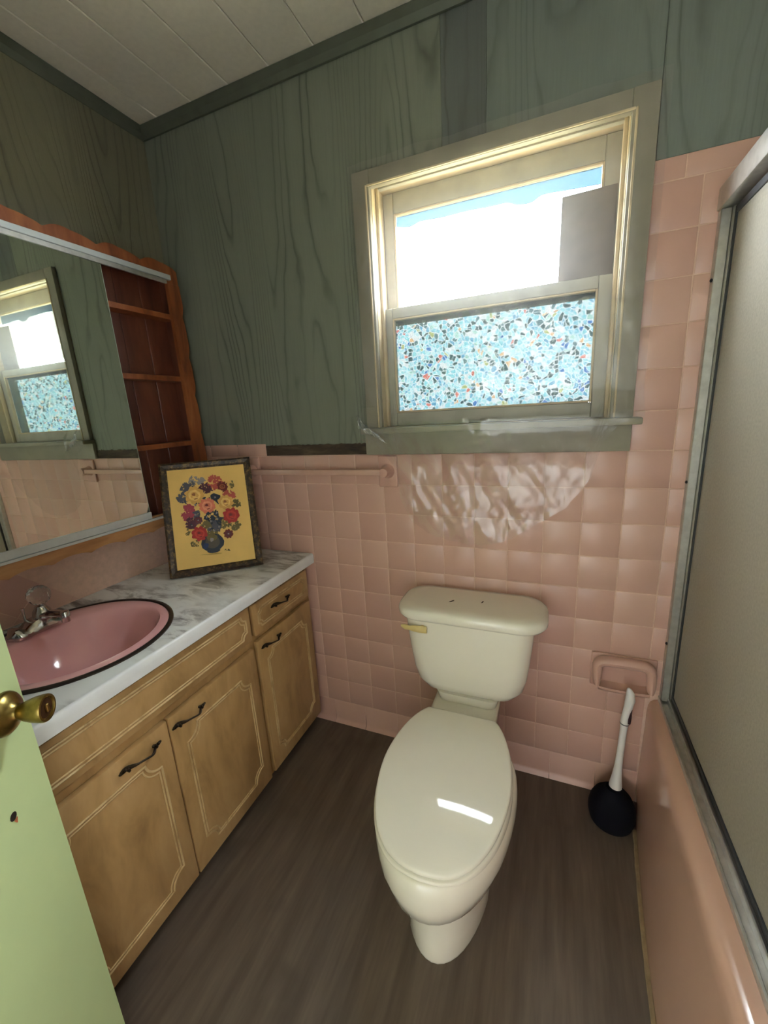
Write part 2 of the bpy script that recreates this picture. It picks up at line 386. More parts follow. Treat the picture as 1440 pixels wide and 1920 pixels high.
# back wall body with a hole for the window
b = B()
for (x0, x1, z0, z1) in ((-0.12, WIN[0], 0, H), (WIN[1], 2.62, 0, H), (WIN[0], WIN[1], 0, WIN[2]), (WIN[0], WIN[1], WIN[3], H)):
    box(b, x0, x1, 0.0065, 0.128, z0, z1)
wall_back = struct('wall_back', b, M['grout'])
def wall_panel(x0, x1, z0, z1, mt):
    b = B(); box(b, x0, x1, 0.0015, 0.0065, z0, z1, 0.0006, 1); return obj('wall_panel', b, M[mt], wall_back, False)
ZT = TZ0 + 0.052
wall_panel(0.0, 0.845, ZT - 0.012, H, 'panel_a')
wall_panel(0.845, 1.128, 2.03, H, 'panel_a'); wall_panel(1.1285, 1.252, 2.03, H, 'panel_b'); wall_panel(1.2525, 1.66, 2.03, H, 'panel_c')
wall_panel(1.6605, 2.5, 1.9125, H, 'panel_c')
# tiles
def tile_mesh(w, h, name='tile', T=0.0062):
    b = B(); box(b, -w/2, w/2, -T, 0, -h/2, h/2, 0.0016, 2); return mesh(b, name, M['tile'], True, 50)
tm = tile_mesh(P - 0.0022, P - 0.0022)
cache = {}
def tile(x0, x1, z0, z1):
    key = (round(x1 - x0, 4), round(z1 - z0, 4))
    if key not in cache: cache[key] = tile_mesh(key[0] - 0.0022, key[1] - 0.0022)
    j = random.uniform(-0.0004, 0.0004)
    return inst('tile', cache[key], ((x0 + x1) / 2, 0.0065 + j, (z0 + z1) / 2), wall_back, (random.uniform(-0.002, 0.002), 0, random.uniform(-0.002, 0.002)))
for j in range(0, 10):
    z1 = TZ0 - j * P; z0 = z1 - P
    for i in range(-6, 12):
        x0 = TX0 + i * P; x1 = x0 + P
        if i == -6: x0 = 0.0085
        if j >= 4 and i < -1: continue
        if i == 11 and z0 < 0.40: continue
        tile(x0, x1, z0, z1)
for j in range(-6, 0):                       # beside the window
    z1 = TZ0 - j * P; z0 = z1 - P
    tile(1.657, TX0 + 11 * P, z0, z1); tile(TX0 + 11 * P, TX0 + 12 * P, z0, z1)
zc = TZ0 + 6 * P
for x0, x1 in ((1.6605, 1.726), (1.726, 1.878)): tile(x0, x1, zc, zc + 0.051)
for x0, x1 in ((0.0085, 0.093), (0.093, 0.239), (0.239, 0.386)): tile(x0, x1, TZ0, TZ0 + 0.050)
b = B(); box(b, 0.002, 1.875, 0.0012, 0.0064, 0.06, TZ0 + 0.001); box(b, 1.659, 1.875, 0.0012, 0.0064, TZ0 + 0.001, zc + 0.050); obj('grout_bed', b, M['grout'], wall_back, False)
# cove base row of wider tiles
def base_mesh(w):
    b = B(); z1 = P * 1.0 - 0.001
    pr = [(0, 0), (-0.020, 0), (-0.0185, 0.004), (-0.011, 0.010), (-0.0075, 0.022), (-0.0062, z1 - 0.002), (-0.005, z1), (0, z1)]
    prism(b, [(-w/2 + 0.001, y, z) for y, z in pr], (w - 0.002, 0, 0)); return mesh(b, 'base_tile', M['tile'], True, 40)
bmx = base_mesh(0.1495)
for k in range(0, 9):
    xa = 0.443 + 0.1495 * k
    if xa + 0.1495 > 1.79: continue
    inst('base_tile', bmx, (xa + 0.07475, 0.0065, 0.0), wall_back)
# tiles of the tub alcove, seen only through obscure glass
b = B()
for j in range(-6, 8):
    for i in range(12, 18):
        x0 = TX0 + i * P; z1 = TZ0 - j * P
        box(b, x0 + 0.001, min(x0 + P, 2.5) - 0.001, 0.0, 0.0065, z1 - P + 0.001, z1 - 0.001)
tag(obj('alcove_tiles', b, M['tile_stuff'], wall_back, False), kind='stuff')
# left wall
b = B(); box(b, -0.12, 0.0, -1.70, 0.0065, 0, H); wall_left = struct('wall_left', b, M['grout'])
b = B(); box(b, 0.0, 0.004, -1.70, 0.001, 0.99, H, 0.0006, 1); obj('wall_panel', b, M['panel_l'], wall_left, False)
u = P / math.sqrt(2); q0 = -0.792 - 0.847           # one joint: y + z = const
for a in range(-8, 12):
    for c in range(-14, 14):
        s0 = q0 + a * P * math.sqrt(2); d0 = 0.03 + c * P * math.sqrt(2)
        e = 0.0011 * math.sqrt(2)
        q = [(s0 + e, d0 + e), (s0 + P * math.sqrt(2) - e, d0 + e), (s0 + P * math.sqrt(2) - e, d0 + P * math.sqrt(2) - e), (s0 + e, d0 + P * math.sqrt(2) - e)]
        poly = [((s - d) / 2, (s + d) / 2) for s, d in q]
        poly = clip(poly, -1.28, -0.001, 0.806, 1.0)
        if len(poly) < 3: continue
        ar = abs(sum(poly[i - 1][0] * poly[i][1] - poly[i][0] * poly[i - 1][1] for i in range(len(poly)))) / 2
        if ar < 2e-5: continue
        b = B(); prism(b, [(0.0005, y, z) for y, z in poly], (0.0085, 0, 0)); obj('tile', b, M['tile'], wall_left, False)
b = B(); box(b, 0.0002, 0.0078, -1.28, -0.002, 0.80, 0.989); obj('grout_bed', b, M['grout'], wall_left, False)
# unseen sides of the room and the hall outside its door
b = B(); box(b, 2.5, 2.62, -1.70, 0.0065, 0, H); struct('wall_right', b, M['hall'])
b = B(); box(b, -0.12, 0.985, -1.80, -1.70, 0, H); box(b, 1.735, 2.62, -1.80, -1.70, 0, H); box(b, 0.985, 1.735, -1.80, -1.70, 2.05, H); struct('wall_front', b, M['hall'])
b = B(); box(b, 2.5, 2.62, -3.2, -1.80, 0, H); box(b, -0.12, 2.62, -3.3, -3.2, 0, H)
for q in ((-3.2, HW[0], 0, H), (HW[1], -1.80, 0, H), (HW[0], HW[1], 0, HW[2]), (HW[0], HW[1], HW[3], H)): box(b, -0.12, 0.0, q[0], q[1], q[2], q[3])
struct('wall_hall', b, M['hall'])
b = B()
for q in ((HW[0] - 0.05, HW[0], HW[2] - 0.05, HW[3] + 0.05), (HW[1], HW[1] + 0.05, HW[2] - 0.05, HW[3] + 0.05), (HW[0], HW[1], HW[2] - 0.05, HW[2]), (HW[0], HW[1], HW[3], HW[3] + 0.05)): box(b, 0.0, 0.02, q[0], q[1], q[2], q[3], 0.002, 1)
hw = struct('hall_fill_window', b, M['hall'])  # added out of view so fill daylight enters through the doorway
b = B(); box(b, -0.072, -0.068, HW[0], HW[1], HW[2], HW[3]); obj('pane', b, M['pane'], hw, False)
# crown strips
b = B(); prism(b, [(0.0, 0.0, H), (0.0, 0.0, H - 0.046), (0.0, -0.007, H - 0.046), (0.0, -0.016, H - 0.03), (0.0, -0.018, H - 0.006), (0.0, -0.012, H)], (2.5, 0, 0)); struct('trim_1', b, M['crown'])
b = B(); prism(b, [(0.0, 0.0, H), (0.0, 0, H - 0.046), (0.007, 0, H - 0.046), (0.016, 0, H - 0.03), (0.018, 0, H - 0.006), (0.012, 0, H)], (0, -1.7, 0)); struct('trim_2', b, M['crown'])
# bare strip where cap tiles are missing
b = B()
n = 60; top = [(0.388 + (0.842 - 0.388) * k / n, ZT - 0.010 + 0.004 * mnoise.noise((k * 0.9, 0, 3)) + 0.003 * mnoise.noise((k * 0.23, 5, 3))) for k in range(n + 1)]
prism(b, [(x, 0.0005, z) for x, z in [(0.388, TZ0 + 0.002)] + top + [(0.842, TZ0 + 0.002)]], (0, -0.004, 0)); struct('trim_3', b, M['raw_strip'])

# ------------------------------------------------------------------ window
wb = B(); x0, x1, z0, z1 = WIN
box(wb, x0 - 0.002, x0 + 0.004, 0.0, 0.128, z0, z1); box(wb, x1 - 0.004, x1 + 0.002, 0.0, 0.128, z0, z1); box(wb, x0, x1, 0.0, 0.128, z1 - 0.004, z1 + 0.002); box(wb, x0, x1, 0.0, 0.15, z0 - 0.02, z0)
window = struct('window_1', wb, M['jamb'])
def wpart(name, boxes, mt, bev=0.0025, parent=window):
    b = B()
    for q in boxes: box(b, *q, bev, 2)
    return obj(name, b, M[mt], parent, True, 40)
def casing(pa, pb, horiz):
    """moulded casing board with a bead on the inner edge"""
    b = B()
    return b
cx0, cx1, cz1 = 0.846, 1.657, 2.068
wpart('casing', [(cx0, x0 + 0.003, -0.018, 0.0015, z0, cz1)], 'casing'); wpart('casing', [(x1 - 0.003, cx1, -0.018, 0.0015, z0, cz1)], 'casing'); wpart('casing', [(x0 + 0.003, x1 - 0.003, -0.0175, 0.0015, 2.020, cz1 - 0.0005)], 'casing')
wpart('casing_bead', [(x0 - 0.010, x0 - 0.004, -0.0225, -0.017, z0, 2.026)], 'jamb'); wpart('casing_bead', [(x1 + 0.004, x1 + 0.010, -0.0225, -0.017, z0, 2.026)], 'jamb'); wpart('casing_bead', [(x0 - 0.004, x1 + 0.004, -0.0225, -0.017, 2.021, 2.027)], 'jamb')
wpart('stop', [(x0 + 0.004, x0 + 0.014, 0.028, 0.046, z0, z1 - 0.004)], 'jamb'); wpart('stop', [(x1 - 0.014, x1 - 0.004, 0.028, 0.046, z0, z1 - 0.004)], 'jamb'); wpart('stop', [(x0 + 0.014, x1 - 0.014, 0.028, 0.046, z1 - 0.016, z1 - 0.004)], 'sash')
wpart('stool', [(0.838, 1.675, -0.060, 0.050, 1.281, 1.2995)], 'casing', 0.004)
wpart('apron', [(0.836, 1.657, -0.018, 0.0015, TZ0 + 0.001, 1.281)], 'casing', 0.003)
def sash(nm, y0, y1, xa, xb, za, zb, ga, gb, gc, gd, pane):
    b = B()
    box(b, xa, ga, y0, y1, za, zb, 0.002, 1); box(b, gb, xb, y0, y1, za, zb, 0.002, 1); box(b, ga, gb, y0, y1, za, gc, 0.002, 1); box(b, ga, gb, y0, y1, gd, zb, 0.002, 1)
    s = obj(nm, b, M['sash'], window, True, 40)
    b = B(); w = 0.006
    for q in ((ga, ga + w, gc, gd), (gb - w, gb, gc, gd), (ga + w, gb - w, gc, gc + w), (ga + w, gb - w, gd - w, gd)): box(b, q[0], q[1], y0 - 0.0015, y0 + 0.012, q[2], q[3], 0.0015, 1)
    obj('glazing_bead', b, M['jamb'], s, True, 40)
    b = B(); box(b, ga + 0.001, gb - 0.001, (y0 + y1) / 2 - 0.0015, (y0 + y1) / 2 + 0.0015, gc + 0.001, gd - 0.001); obj('pane', b, M[pane], s, False)
    return s
up = sash('upper_sash', 0.092, 0.126, x0 + 0.005, x1 - 0.005, 1.645, z1 - 0.005, 0.940, 1.556, 1.688, 1.979, 'pane')
lo = sash('lower_sash', 0.049, 0.083, x0 + 0.005, x1 - 0.005, z0 + 0.0005, 1.688, 0.936, 1.555, 1.346, 1.655, 'mosaic')
b = B()   # frosty strip of old film along the top of the upper pane
lowz = [(0.946, 1.945), (0.99, 1.936), (1.03, 1.944), (1.10, 1.941), (1.18, 1.942), (1.25, 1.939), (1.30, 1.938), (1.33, 1.926), (1.37, 1.925), (1.40, 1.937), (1.47, 1.934), (1.55, 1.930)]
prism(b, [(x, 0.1035, z) for x, z in [(0.946, 1.973)] + [tuple(p) for p in spline([(a, c, 0) for a, c in lowz], 4)][:0] + [(p[0], p[1]) for p in spline([(a, c, 0) for a, c in lowz], 4)] + [(1.55, 1.973)]], (0, 0.0008, 0))
obj('film_strip', b, M['frost'], up, False)
# grey board standing on the meeting rail in front of the upper pane
b = B(); prism(b, [(1.449, 0.080, 1.6882), (1.590, 0.080, 1.6882), (1.589, 0.080, 1.915), (1.451, 0.080, 1.912)], (0, 0.005, 0), bev=0.001)
tag(obj('cover_board', b, M['card'], base=(1.52, 0.08, 1.6882)), 'grey board propped over one end of the upper window pane', 'board')

# ------------------------------------------------------------------ polythene over the window
def outline_bottom(x):
    pts = [(0.835, 1.262), (0.90, 1.235), (0.955, 1.16), (0.965, 1.06), (1.00, 0.975), (1.06, 0.935), (1.12, 0.915), (1.20, 0.900), (1.27, 0.905), (1.34, 0.930), (1.42, 0.985), (1.50, 1.04), (1.56, 1.13), (1.585, 1.24), (1.62, 1.285), (1.68, 1.30)]
    for a, c in zip(pts[:-1], pts[1:]):
        if a[0] <= x <= c[0]:
            return a[1] + (c[1] - a[1]) * (x - a[0]) / (c[0] - a[0])
    return pts[0][1] if x < pts[0][0] else pts[-1][1]
b = B(); NX, NZ = 110, 150; grid = []
for i in range(NX + 1):
    x = 0.838 + (1.676 - 0.838) * i / NX; zb = outline_bottom(x) + 0.006 * mnoise.noise((x * 40, 1, 1)); zt = 2.085 + 0.008 * mnoise.noise((x * 9, 0, 7)); colv = []
    for k in range(NZ + 1):
        z = zb + (zt - zb) * k / NZ
        w = mnoise.noise((x * 9, z * 6, 2.0)) * 0.5 + mnoise.noise(((x + z * 0.6) * 26, (z - x * 0.5) * 9, 5.0)) * 0.35 + mnoise.noise((x * 55, z * 40, 9.0)) * 0.15
        if z > 1.32:
            f = min(1, (z - 1.32) / 0.05); edge = min(x - 0.838, 1.676 - x, 2.085 - z) / 0.06; amp = 0.004 * f + 0.0015
            y = -0.0275 - 0.036 * (1 - f) + w * amp * max(0.25, min(1, edge))
        elif z > 1.27: y = -0.0675 + w * 0.004
        else:
            f = min(1, (1.27 - z) / 0.10); hang = max(0, min(1, (1.27 - z) / 0.3))
            y = -0.067 + 0.030 * f + (w * 0.016 - 0.002) * (0.3 + 0.7 * f)
            y = min(y, -0.026) if z > TZ0 - 0.002 else min(y, -0.006)
        colv.append(b.verts.new((x, y, z)))
    grid.append(colv)
for i in range(NX):
    for k in range(NZ): b.faces.new((grid[i][k], grid[i + 1][k], grid[i + 1][k + 1], grid[i][k + 1]))
tag(obj('plastic_sheet', b, M['poly'], base=(1.25, -0.03, 0.9)), 'clear crinkled plastic sheet taped over the window and hanging below its sill', 'plastic sheet')
# bunched twist of the sheet at the lower left corner of the window
b = B()
fan = []
for i in range(25):
    t = i / 24; top = Vector((0.836 + 0.075 * t ** 1.3, -0.069, 1.352 - 0.075 * t)); bot = Vector((0.842 + 0.105 * t, -0.069, 1.300 - 0.052 * t)); row = []
    for k in range(9):
        u_ = k / 8; p = top.lerp(bot, u_); p.y -= 0.004 + 0.011 * abs(math.sin(5.3 * t * PI + 1.2 * u_ + 1.5 * mnoise.noise((t * 6, u_ * 3, 1)))); p.x += 0.006 * mnoise.noise((t * 7, u_ * 5, 4)); p.z += 0.008 * mnoise.noise((t * 9, u_ * 4, 8)); row.append(b.verts.new(p))
    fan.append(row)
for i in range(24):
    for k in range(8): b.faces.new((fan[i][k], fan[i + 1][k], fan[i + 1][k + 1], fan[i][k + 1]))
sheet = bpy.data.objects['plastic_sheet']; obj('bunched_corner', b, M['poly_b'], sheet)

# ------------------------------------------------------------------ vanity
van = thing('vanity_cabinet', 'tan antiqued vanity cabinet with scroll bead panels standing along the left wall', 'cabinet', (0.26, -0.63, 0))
YB = -1.24
for q in ((0.012, 0.500, YB, YB + 0.016, 0.045, 0.762), (0.012, 0.500, -0.024, -0.008, 0.045, 0.762)):
    b = B(); box(b, *q); obj('side_panel', b, M['vanity'], van, False)
b = B(); box(b, 0.012, 0.020, YB + 0.016, -0.024, 0.045, 0.762); obj('back_panel', b, M['vanity'], van, False)
b = B(); box(b, 0.020, 0.500, YB + 0.016, -0.024, 0.045, 0.060); obj('bottom_panel', b, M['vanity'], van, False)
b = B(); box(b, 0.012, 0.455, YB, -0.022, 0.0, 0.045); obj('toe_kick', b, M['kick'], van, False)
b = B(); box(b, 0.500, 0.5165, YB, -0.008, 0.040, 0.7625, 0.0015, 1); obj('face_frame', b, M['vanity'], van, False)
def scoop_path(y0, y1, z0, z1, r, x):
    """rectangle whose corners are scooped inwards, with small square shoulders"""
    pts = []; s = 0.006
    for cy, cz, a0 in ((y0, z0, 0), (y1, z0, 90), (y1, z1, 180), (y0, z1, 270)):
        sy = 1 if cy == y0 else -1; sz = 1 if cz == z0 else -1
        arc = []
        for k in range(9):
            t = (k / 8) * PI / 2
            arc.append((cy + sy * r * math.cos(t), cz + sz * r * math.sin(t)))
        first = (cy + sy * (r + s), cz); last = (cy, cz + sz * (r + s))
        seq = [first] + arc + [last]
        # walk anticlockwise: y0z0 -> y1z0 -> y1z1 -> y0z1
        if (cy, cz) in ((y0, z0), (y1, z1)): seq = seq[::-1]
        pts += seq
    return [(x, y, z) for y, z in pts]
def beads(par, y0, y1, z0, z1, r, x):
    for d, rad in ((0.0, 0.0032), (0.0085, 0.0024)):
        b = B(); p = scoop_path(y0 + d, y1 - d, z0 + d, z1 - d, r, x); tube(b, p + [p[0], p[1]], rad, 6); obj('bead', b, M['vanity_bead'], par)
def handle(par, y0, y1, z, x):
    b = B(); L = y1 - y0; N = 20; pts = []; rad = []
    for k in range(N + 1):
        t = k / N; s = 2 * t - 1; a = abs(s)
        q = min(1, max(0, (0.78 - a) / 0.5)); q = q * q * (3 - 2 * q)
        pts.append((x + 0.0045 + 0.017 * q, y0 + L * t, z + 0.0055 * math.sin(2 * PI * t) - 0.002))
        w = 0.0026 if a < 0.36 else 0.0026 + 0.0050 * math.sin(PI * (a - 0.36) / 0.64) ** 0.9
        rad.append((max(0.0010, min(w, 0.0036)), max(0.0010, w * (0.5 if a > 0.97 else 1))))
    tube(b, pts, rad, 8)
    for yy in (y0 + L * 0.17, y1 - L * 0.17):
        lathe(b, [(0.0035, 0), (0.0035, 0.016)], (x - 0.001, yy, z - 0.002), 8, Matrix.Rotation(PI / 2, 3, 'Y'))
        for q in (-1, 0, 1): lathe(b, [(0.0001, -0.004), (0.0032, -0.002), (0.0036, 0.001), (0.0001, 0.004)], (x + 0.011 + 0.002 * q, yy + 0.006 * q, z + 0.003), 8)
    return obj('handle', b, M['bronze'], par)
FX0, FX1 = 0.5165, 0.534
def front(nm, y0, y1, z0, z1, bead, h):
    b = B(); box(b, FX0, FX1, y0, y1, z0, z1, 0.0035, 2); d = obj(nm, b, M['vanity'], van, True, 40)
    if bead: beads(d, *bead, FX1 + 0.0002)
    if h: handle(d, *h, FX1 - 0.0005)
    return d
front('drawer', -0.368, -0.030, 0.626, 0.742, (-0.345, -0.055, 0.650, 0.720, 0.014), (-0.276, -0.163, 0.692))
front('cabinet_door', -0.366, -0.030, 0.056, 0.604, (-0.325, -0.072, 0.110, 0.545, 0.030), (-0.352, -0.240, 0.572))
front('drawer_front', -1.100, -0.384, 0.622, 0.746, (-1.070, -0.405, 0.643, 0.727, 0.020), None)
front('cabinet_door', -0.732, -0.386, 0.050, 0.590, (-0.690, -0.425, 0.100, 0.520, 0.040), (-0.728, -0.614, 0.556))
front('cabinet_door', -1.085, -0.736, 0.050, 0.590, (-1.045, -0.775, 0.100, 0.520, 0.040), (-0.878, -0.764, 0.556))

# ------------------------------------------------------------------ counter top with round sink
SX, SY, SR = 0.280, -0.760, 0.237
CX = 0.556
b = B(); zt = 0.803; zbm = 0.766
outer = [(0.0095, -0.002), (0.0095, YB), (CX - 0.006, YB), (CX - 0.006, -0.002)]
def loop(pts, z):
    vs = [b.verts.new((x, y, z)) for x, y in pts]; return vs, [b.edges.new((vs[i - 1], vs[i])) for i in range(len(vs))]
oe = []
for i in range(4):
    a, c = Vector(outer[i]), Vector(outer[(i + 1) % 4]); oe += [tuple(a.lerp(c, k / 10)) for k in range(10)]
circ = [(SX + (SR - 0.008) * math.cos(2 * PI * k / 64), SY + (SR - 0.008) * math.sin(2 * PI * k / 64)) for k in range(64)]
ov, oed = loop(oe, zt); iv, ied = loop(circ, zt)
bmesh.ops.triangle_fill(b, use_beauty=True, edges=oed + ied)
ex = bmesh.ops.extrude_face_region(b, geom=list(b.faces)); bmesh.ops.translate(b, verts=[g for g in ex['geom'] if isinstance(g, bmesh.types.BMVert)], vec=(0, 0, -(zt - zbm)))
ct = obj('countertop', b, M['marble'], None, True, 40, base=(0.28, -0.6, zbm))
tag(ct, 'white marble-look laminate countertop with grey veins on the tan vanity', 'countertop')
b = B(); pr = [(CX - 0.006, zt), (CX - 0.0015, zt - 0.0008), (CX + 0.0015, zt - 0.005), (CX + 0.002, zt - 0.02), (CX + 0.001, zbm - 0.003), (CX - 0.006, zbm - 0.003)]
prism(b, [(x, YB, z) for x, z in pr], (0, -0.002 - YB, 0)); obj('edge_strip', b, M['white_edge'], ct, True, 50)
sink = thing('sink', 'round pink porcelain sink with dark rim set into the marble countertop', 'sink', (SX, SY, 0.803))
def circle(cx, cy, rx, ry, z, n=64): return [(cx + rx * math.cos(2 * PI * k / n), cy + ry * math.sin(2 * PI * k / n), z) for k in range(n)]
b = B(); prs = [(SR, 0.8034), (SR, 0.806), (SR - 0.004, 0.8085), (SR - 0.011, 0.8085), (SR - 0.013, 0.806), (SR - 0.013, 0.8034)]
R_ = [[b.verts.new(p) for p in circle(SX, SY, r, r, z)] for r, z in prs]
for a, c in zip(R_, R_[1:] + R_[:1]):
    for i in range(64): b.faces.new((a[i], a[(i + 1) % 64], c[(i + 1) % 64], c[i]))
obj('metal_rim', b, M['rim'], sink)
b = B(); r0 = SR - 0.0125
rings = [circle(SX, SY, r0, r0, 0.8045), circle(SX, SY, r0 - 0.008, r0 - 0.008, 0.808), circle(SX + 0.004, SY, r0 - 0.030, r0 - 0.022, 0.808), circle(SX + 0.022, SY, 0.178, 0.194, 0.807), circle(SX + 0.024, SY, 0.168, 0.186, 0.800), circle(SX + 0.026, SY, 0.160, 0.178, 0.785), circle(SX + 0.026, SY, 0.142, 0.160, 0.745), circle(SX + 0.024, SY, 0.112, 0.128, 0.700), circle(SX + 0.02, SY, 0.070, 0.080, 0.672), circle(SX + 0.018, SY, 0.024, 0.024, 0.664)]
loft(b, rings, False, False); obj('bowl', b, M['sink'], sink, True, 60)
b = B(); lathe(b, [(0.026, 0.6625), (0.026, 0.6655), (0.020, 0.667), (0.016, 0.6655), (0.0, 0.665)], (SX + 0.018, SY, 0), 24); obj('drain', b, M['chrome'], sink)

fau = thing('faucet', 'chrome sink faucet with clear acrylic ball handle on the pink sink ledge', 'faucet', (0.125, -0.755, 0.808))
b = B(); fy0, fy1 = -0.835, -0.685; fx = 0.118
prof = []
for k in range(13):
    t = k / 12; y = fy0 + (fy1 - fy0) * t; s = abs(2 * t - 1); w = 0.028 * (1 - s ** 6) ** 0.5 + 0.003; h = 0.014 + 0.020 * max(0, 1 - (s / 0.55) ** 2) + (0.012 if 0.55 < s < 0.95 else 0.0)
    prof.append([(fx - w, y, 0.8082), (fx - w, y, 0.8082 + h * 0.6), (fx - w * 0.7, y, 0.8082 + h), (fx + w * 0.6, y, 0.8082 + h), (fx + w, y, 0.8082 + h * 0.5), (fx + w, y, 0.8082)])
loft(b, prof); obj('base', b, M['chrome'], fau, True, 45)
b = B(); lathe(b, [(0.024, 0.83), (0.024, 0.845), (0.021, 0.858), (0.015, 0.866), (0.013, 0.872), (0.0, 0.873)], (fx, -0.745, 0), 24); obj('valve_body', b, M['chrome'], fau)
b = B(); sp = [Vector((fx + 0.010, -0.745, 0.846)), Vector((fx + 0.035, -0.742, 0.850)), Vector((fx + 0.065, -0.738, 0.852)), Vector((fx + 0.090, -0.735, 0.851))]
tube(b, spline(sp, 4), [(0.018, 0.010)] * 5 + [(0.014, 0.009)] * 4 + [(0.0125, 0.008)] * 4, 12)
lathe(b, [(0.0005, 0.862), (0.010, 0.861), (0.0115, 0.857), (0.0115, 0.832), (0.0095, 0.830), (0.0, 0.8305)], (fx + 0.088, -0.735, 0), 20); obj('spout', b, M['chrome'], fau)
b = B(); bp = [(0.0005, 0.872)] + [(0.0285 * math.sin(PI * (0.16 + 0.84 * k / 12)), 0.903 - 0.0285 * math.cos(PI * (0.16 + 0.84 * k / 12))) for k in range(13)]
lathe(b, bp, (fx, -0.742, 0), 16); obj('ball_handle', b, M['acrylic'], fau, False)
b = B(); lathe(b, [(0.003, 0.82), (0.003, 0.866), (0.005, 0.867), (0.005, 0.873), (0.0, 0.874)], (fx - 0.028, -0.775, 0), 12); obj('lift_rod', b, M['chrome'], fau)

# ------------------------------------------------------------------ mirror cabinet
mc = thing('mirror_cabinet', 'brown wooden wall cabinet with scalloped edges, sliding mirror and open shelves', 'wall cabinet', (0.05, -0.64, 0.97))
FY0, FY1 = -1.25, -0.030; FX = 0.091
b = B(); edges_x = [-0.086 - 0.099 * k for k in range(13)]
for k in range(12):
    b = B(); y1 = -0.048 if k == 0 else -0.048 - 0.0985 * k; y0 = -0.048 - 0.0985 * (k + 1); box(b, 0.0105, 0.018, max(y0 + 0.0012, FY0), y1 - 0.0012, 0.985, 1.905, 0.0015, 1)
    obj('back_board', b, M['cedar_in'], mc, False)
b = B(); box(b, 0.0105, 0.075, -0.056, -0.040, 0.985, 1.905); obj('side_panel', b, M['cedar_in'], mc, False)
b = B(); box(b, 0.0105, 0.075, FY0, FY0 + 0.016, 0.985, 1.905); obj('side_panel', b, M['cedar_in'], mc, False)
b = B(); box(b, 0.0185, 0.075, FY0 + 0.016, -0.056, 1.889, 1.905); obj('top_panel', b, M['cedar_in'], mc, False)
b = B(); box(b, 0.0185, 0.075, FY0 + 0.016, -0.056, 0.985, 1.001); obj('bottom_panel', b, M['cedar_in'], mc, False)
for z in (1.283, 1.534, 1.762):
    b = B(); box(b, 0.0185, 0.072, FY0 + 0.016, -0.056, z - 0.019, z, 0.001, 1); obj('shelf', b, M['cedar'], mc, False)
def sc(t, per, ph=0.0):
    q = ((t + ph) / per) % 1.0
    return math.sin(PI * q) ** 0.7 + 0.35 * max(0, math.sin(2 * PI * q))
N = 160; T0 = FX - 0.016
ys = [FY0 + (FY1 - FY0) * k / N for k in range(N + 1)]
b = B(); topo = [(y, 1.917 + 0.016 * sc(y, 0.152, 0.03)) for y in ys if y <= -0.045] + [(-0.032, 1.915)]
prism(b, [(T0, y, z) for y, z in [(FY0, 1.868)] + topo + [(-0.032, 1.868)]], (0.016, 0, 0)); obj('scalloped_rail', b, M['cedar'], mc, False)
b = B(); bot = [(y, 0.976 - 0.013 * (1 - abs(math.sin(PI * (y + 0.002) / 0.112)) ** 0.6)) for y in ys if y <= -0.045]
prism(b, [(T0, y, z) for y, z in [(FY0, 1.024)] + bot + [(-0.040, 0.968), (-0.040, 1.024)]], (0.016, 0, 0)); obj('scalloped_rail', b, M['cedar_h'], mc, False)
b = B(); zs = [1.0245 + (1.8675 - 1.0245) * k / 120 for k in range(121)]
prism(b, [(T0, y, z) for y, z in [(-0.080, zs[0])] + [(-0.036 + 0.011 * sc(z, 0.148, 0.02) * 0.8, z) for z in zs] + [(-0.080, zs[-1])]], (0.016, 0, 0)); obj('scalloped_stile', b, M['cedar'], mc, False)
b = B(); box(b, FX + 0.0002, FX + 0.014, FY0, -0.074, 1.876, 1.893, 0.001, 1); obj('top_track', b, M['alu_white'], mc, False)
b = B(); box(b, FX + 0.0002, FX + 0.008, FY0, -0.090, 1.862, 1.8758, 0.0005, 1); obj('track_lip', b, M['alu'], mc, False)
b = B(); box(b, FX + 0.0002, FX + 0.013, FY0, -0.074, 1.010, 1.0185, 0.001, 1); obj('bottom_track', b, M['alu_white'], mc, False)
b = B(); box(b, FX + 0.0012, FX + 0.0052, FY0 + 0.01, -0.339, 1.030, 1.8618); mr = obj('mirror_door', b, M['mirror'], mc, False)
b = B(); box(b, FX + 0.0010, FX + 0.0054, -0.3389, -0.3375, 1.030, 1.8618); obj('mirror_edge', b, M['mirror_edge'], mr, False)
b = B(); box(b, FX + 0.0006, FX + 0.0090, FY0 + 0.01, -0.335, 1.019, 1.044, 0.001, 1); obj('mirror_rail', b, M['alu_white'], mr, False)

# ------------------------------------------------------------------ picture leaning on the counter
A = Vector((0.19024, -0.38214, 0.8085)); wv = Vector((math.cos(0.70297), math.sin(0.70297), 0)); lean = 0.36196; bk = Vector((-wv.y, wv.x, 0))
hv = (math.sin(lean) * bk + Vector((0, 0, math.cos(lean)))); nv = wv.cross(hv).normalized(); PWd, PHt = 0.3269, 0.4289
pic = thing('framed_painting', 'framed oil painting of a flower bouquet on yellow, leaning on the countertop', 'painting', tuple(A + wv * PWd / 2))
def pp(u, v, d=0.0): return A + wv * (u * PWd) + hv * (v * PHt) + nv * d
if nv.dot(Vector((1, -1, 0))) < 0: nv = -nv
fwid = 0.026
def member(p, q, ia, ib):
    b = B(); o1, o2, i1, i2 = p, q, ia, ib
    def rg(o, i): return [o - nv * 0.014, o, o.lerp(i, 0.3) + nv * 0.004, o.lerp(i, 0.75) + nv * 0.001, i - nv * 0.004, i - nv * 0.014]
    loft(b, [rg(o1, i1), rg(o2, i2)]); return obj('frame_side', b, M['frame'], pic, False)
fu, fv = fwid / PWd, fwid / PHt
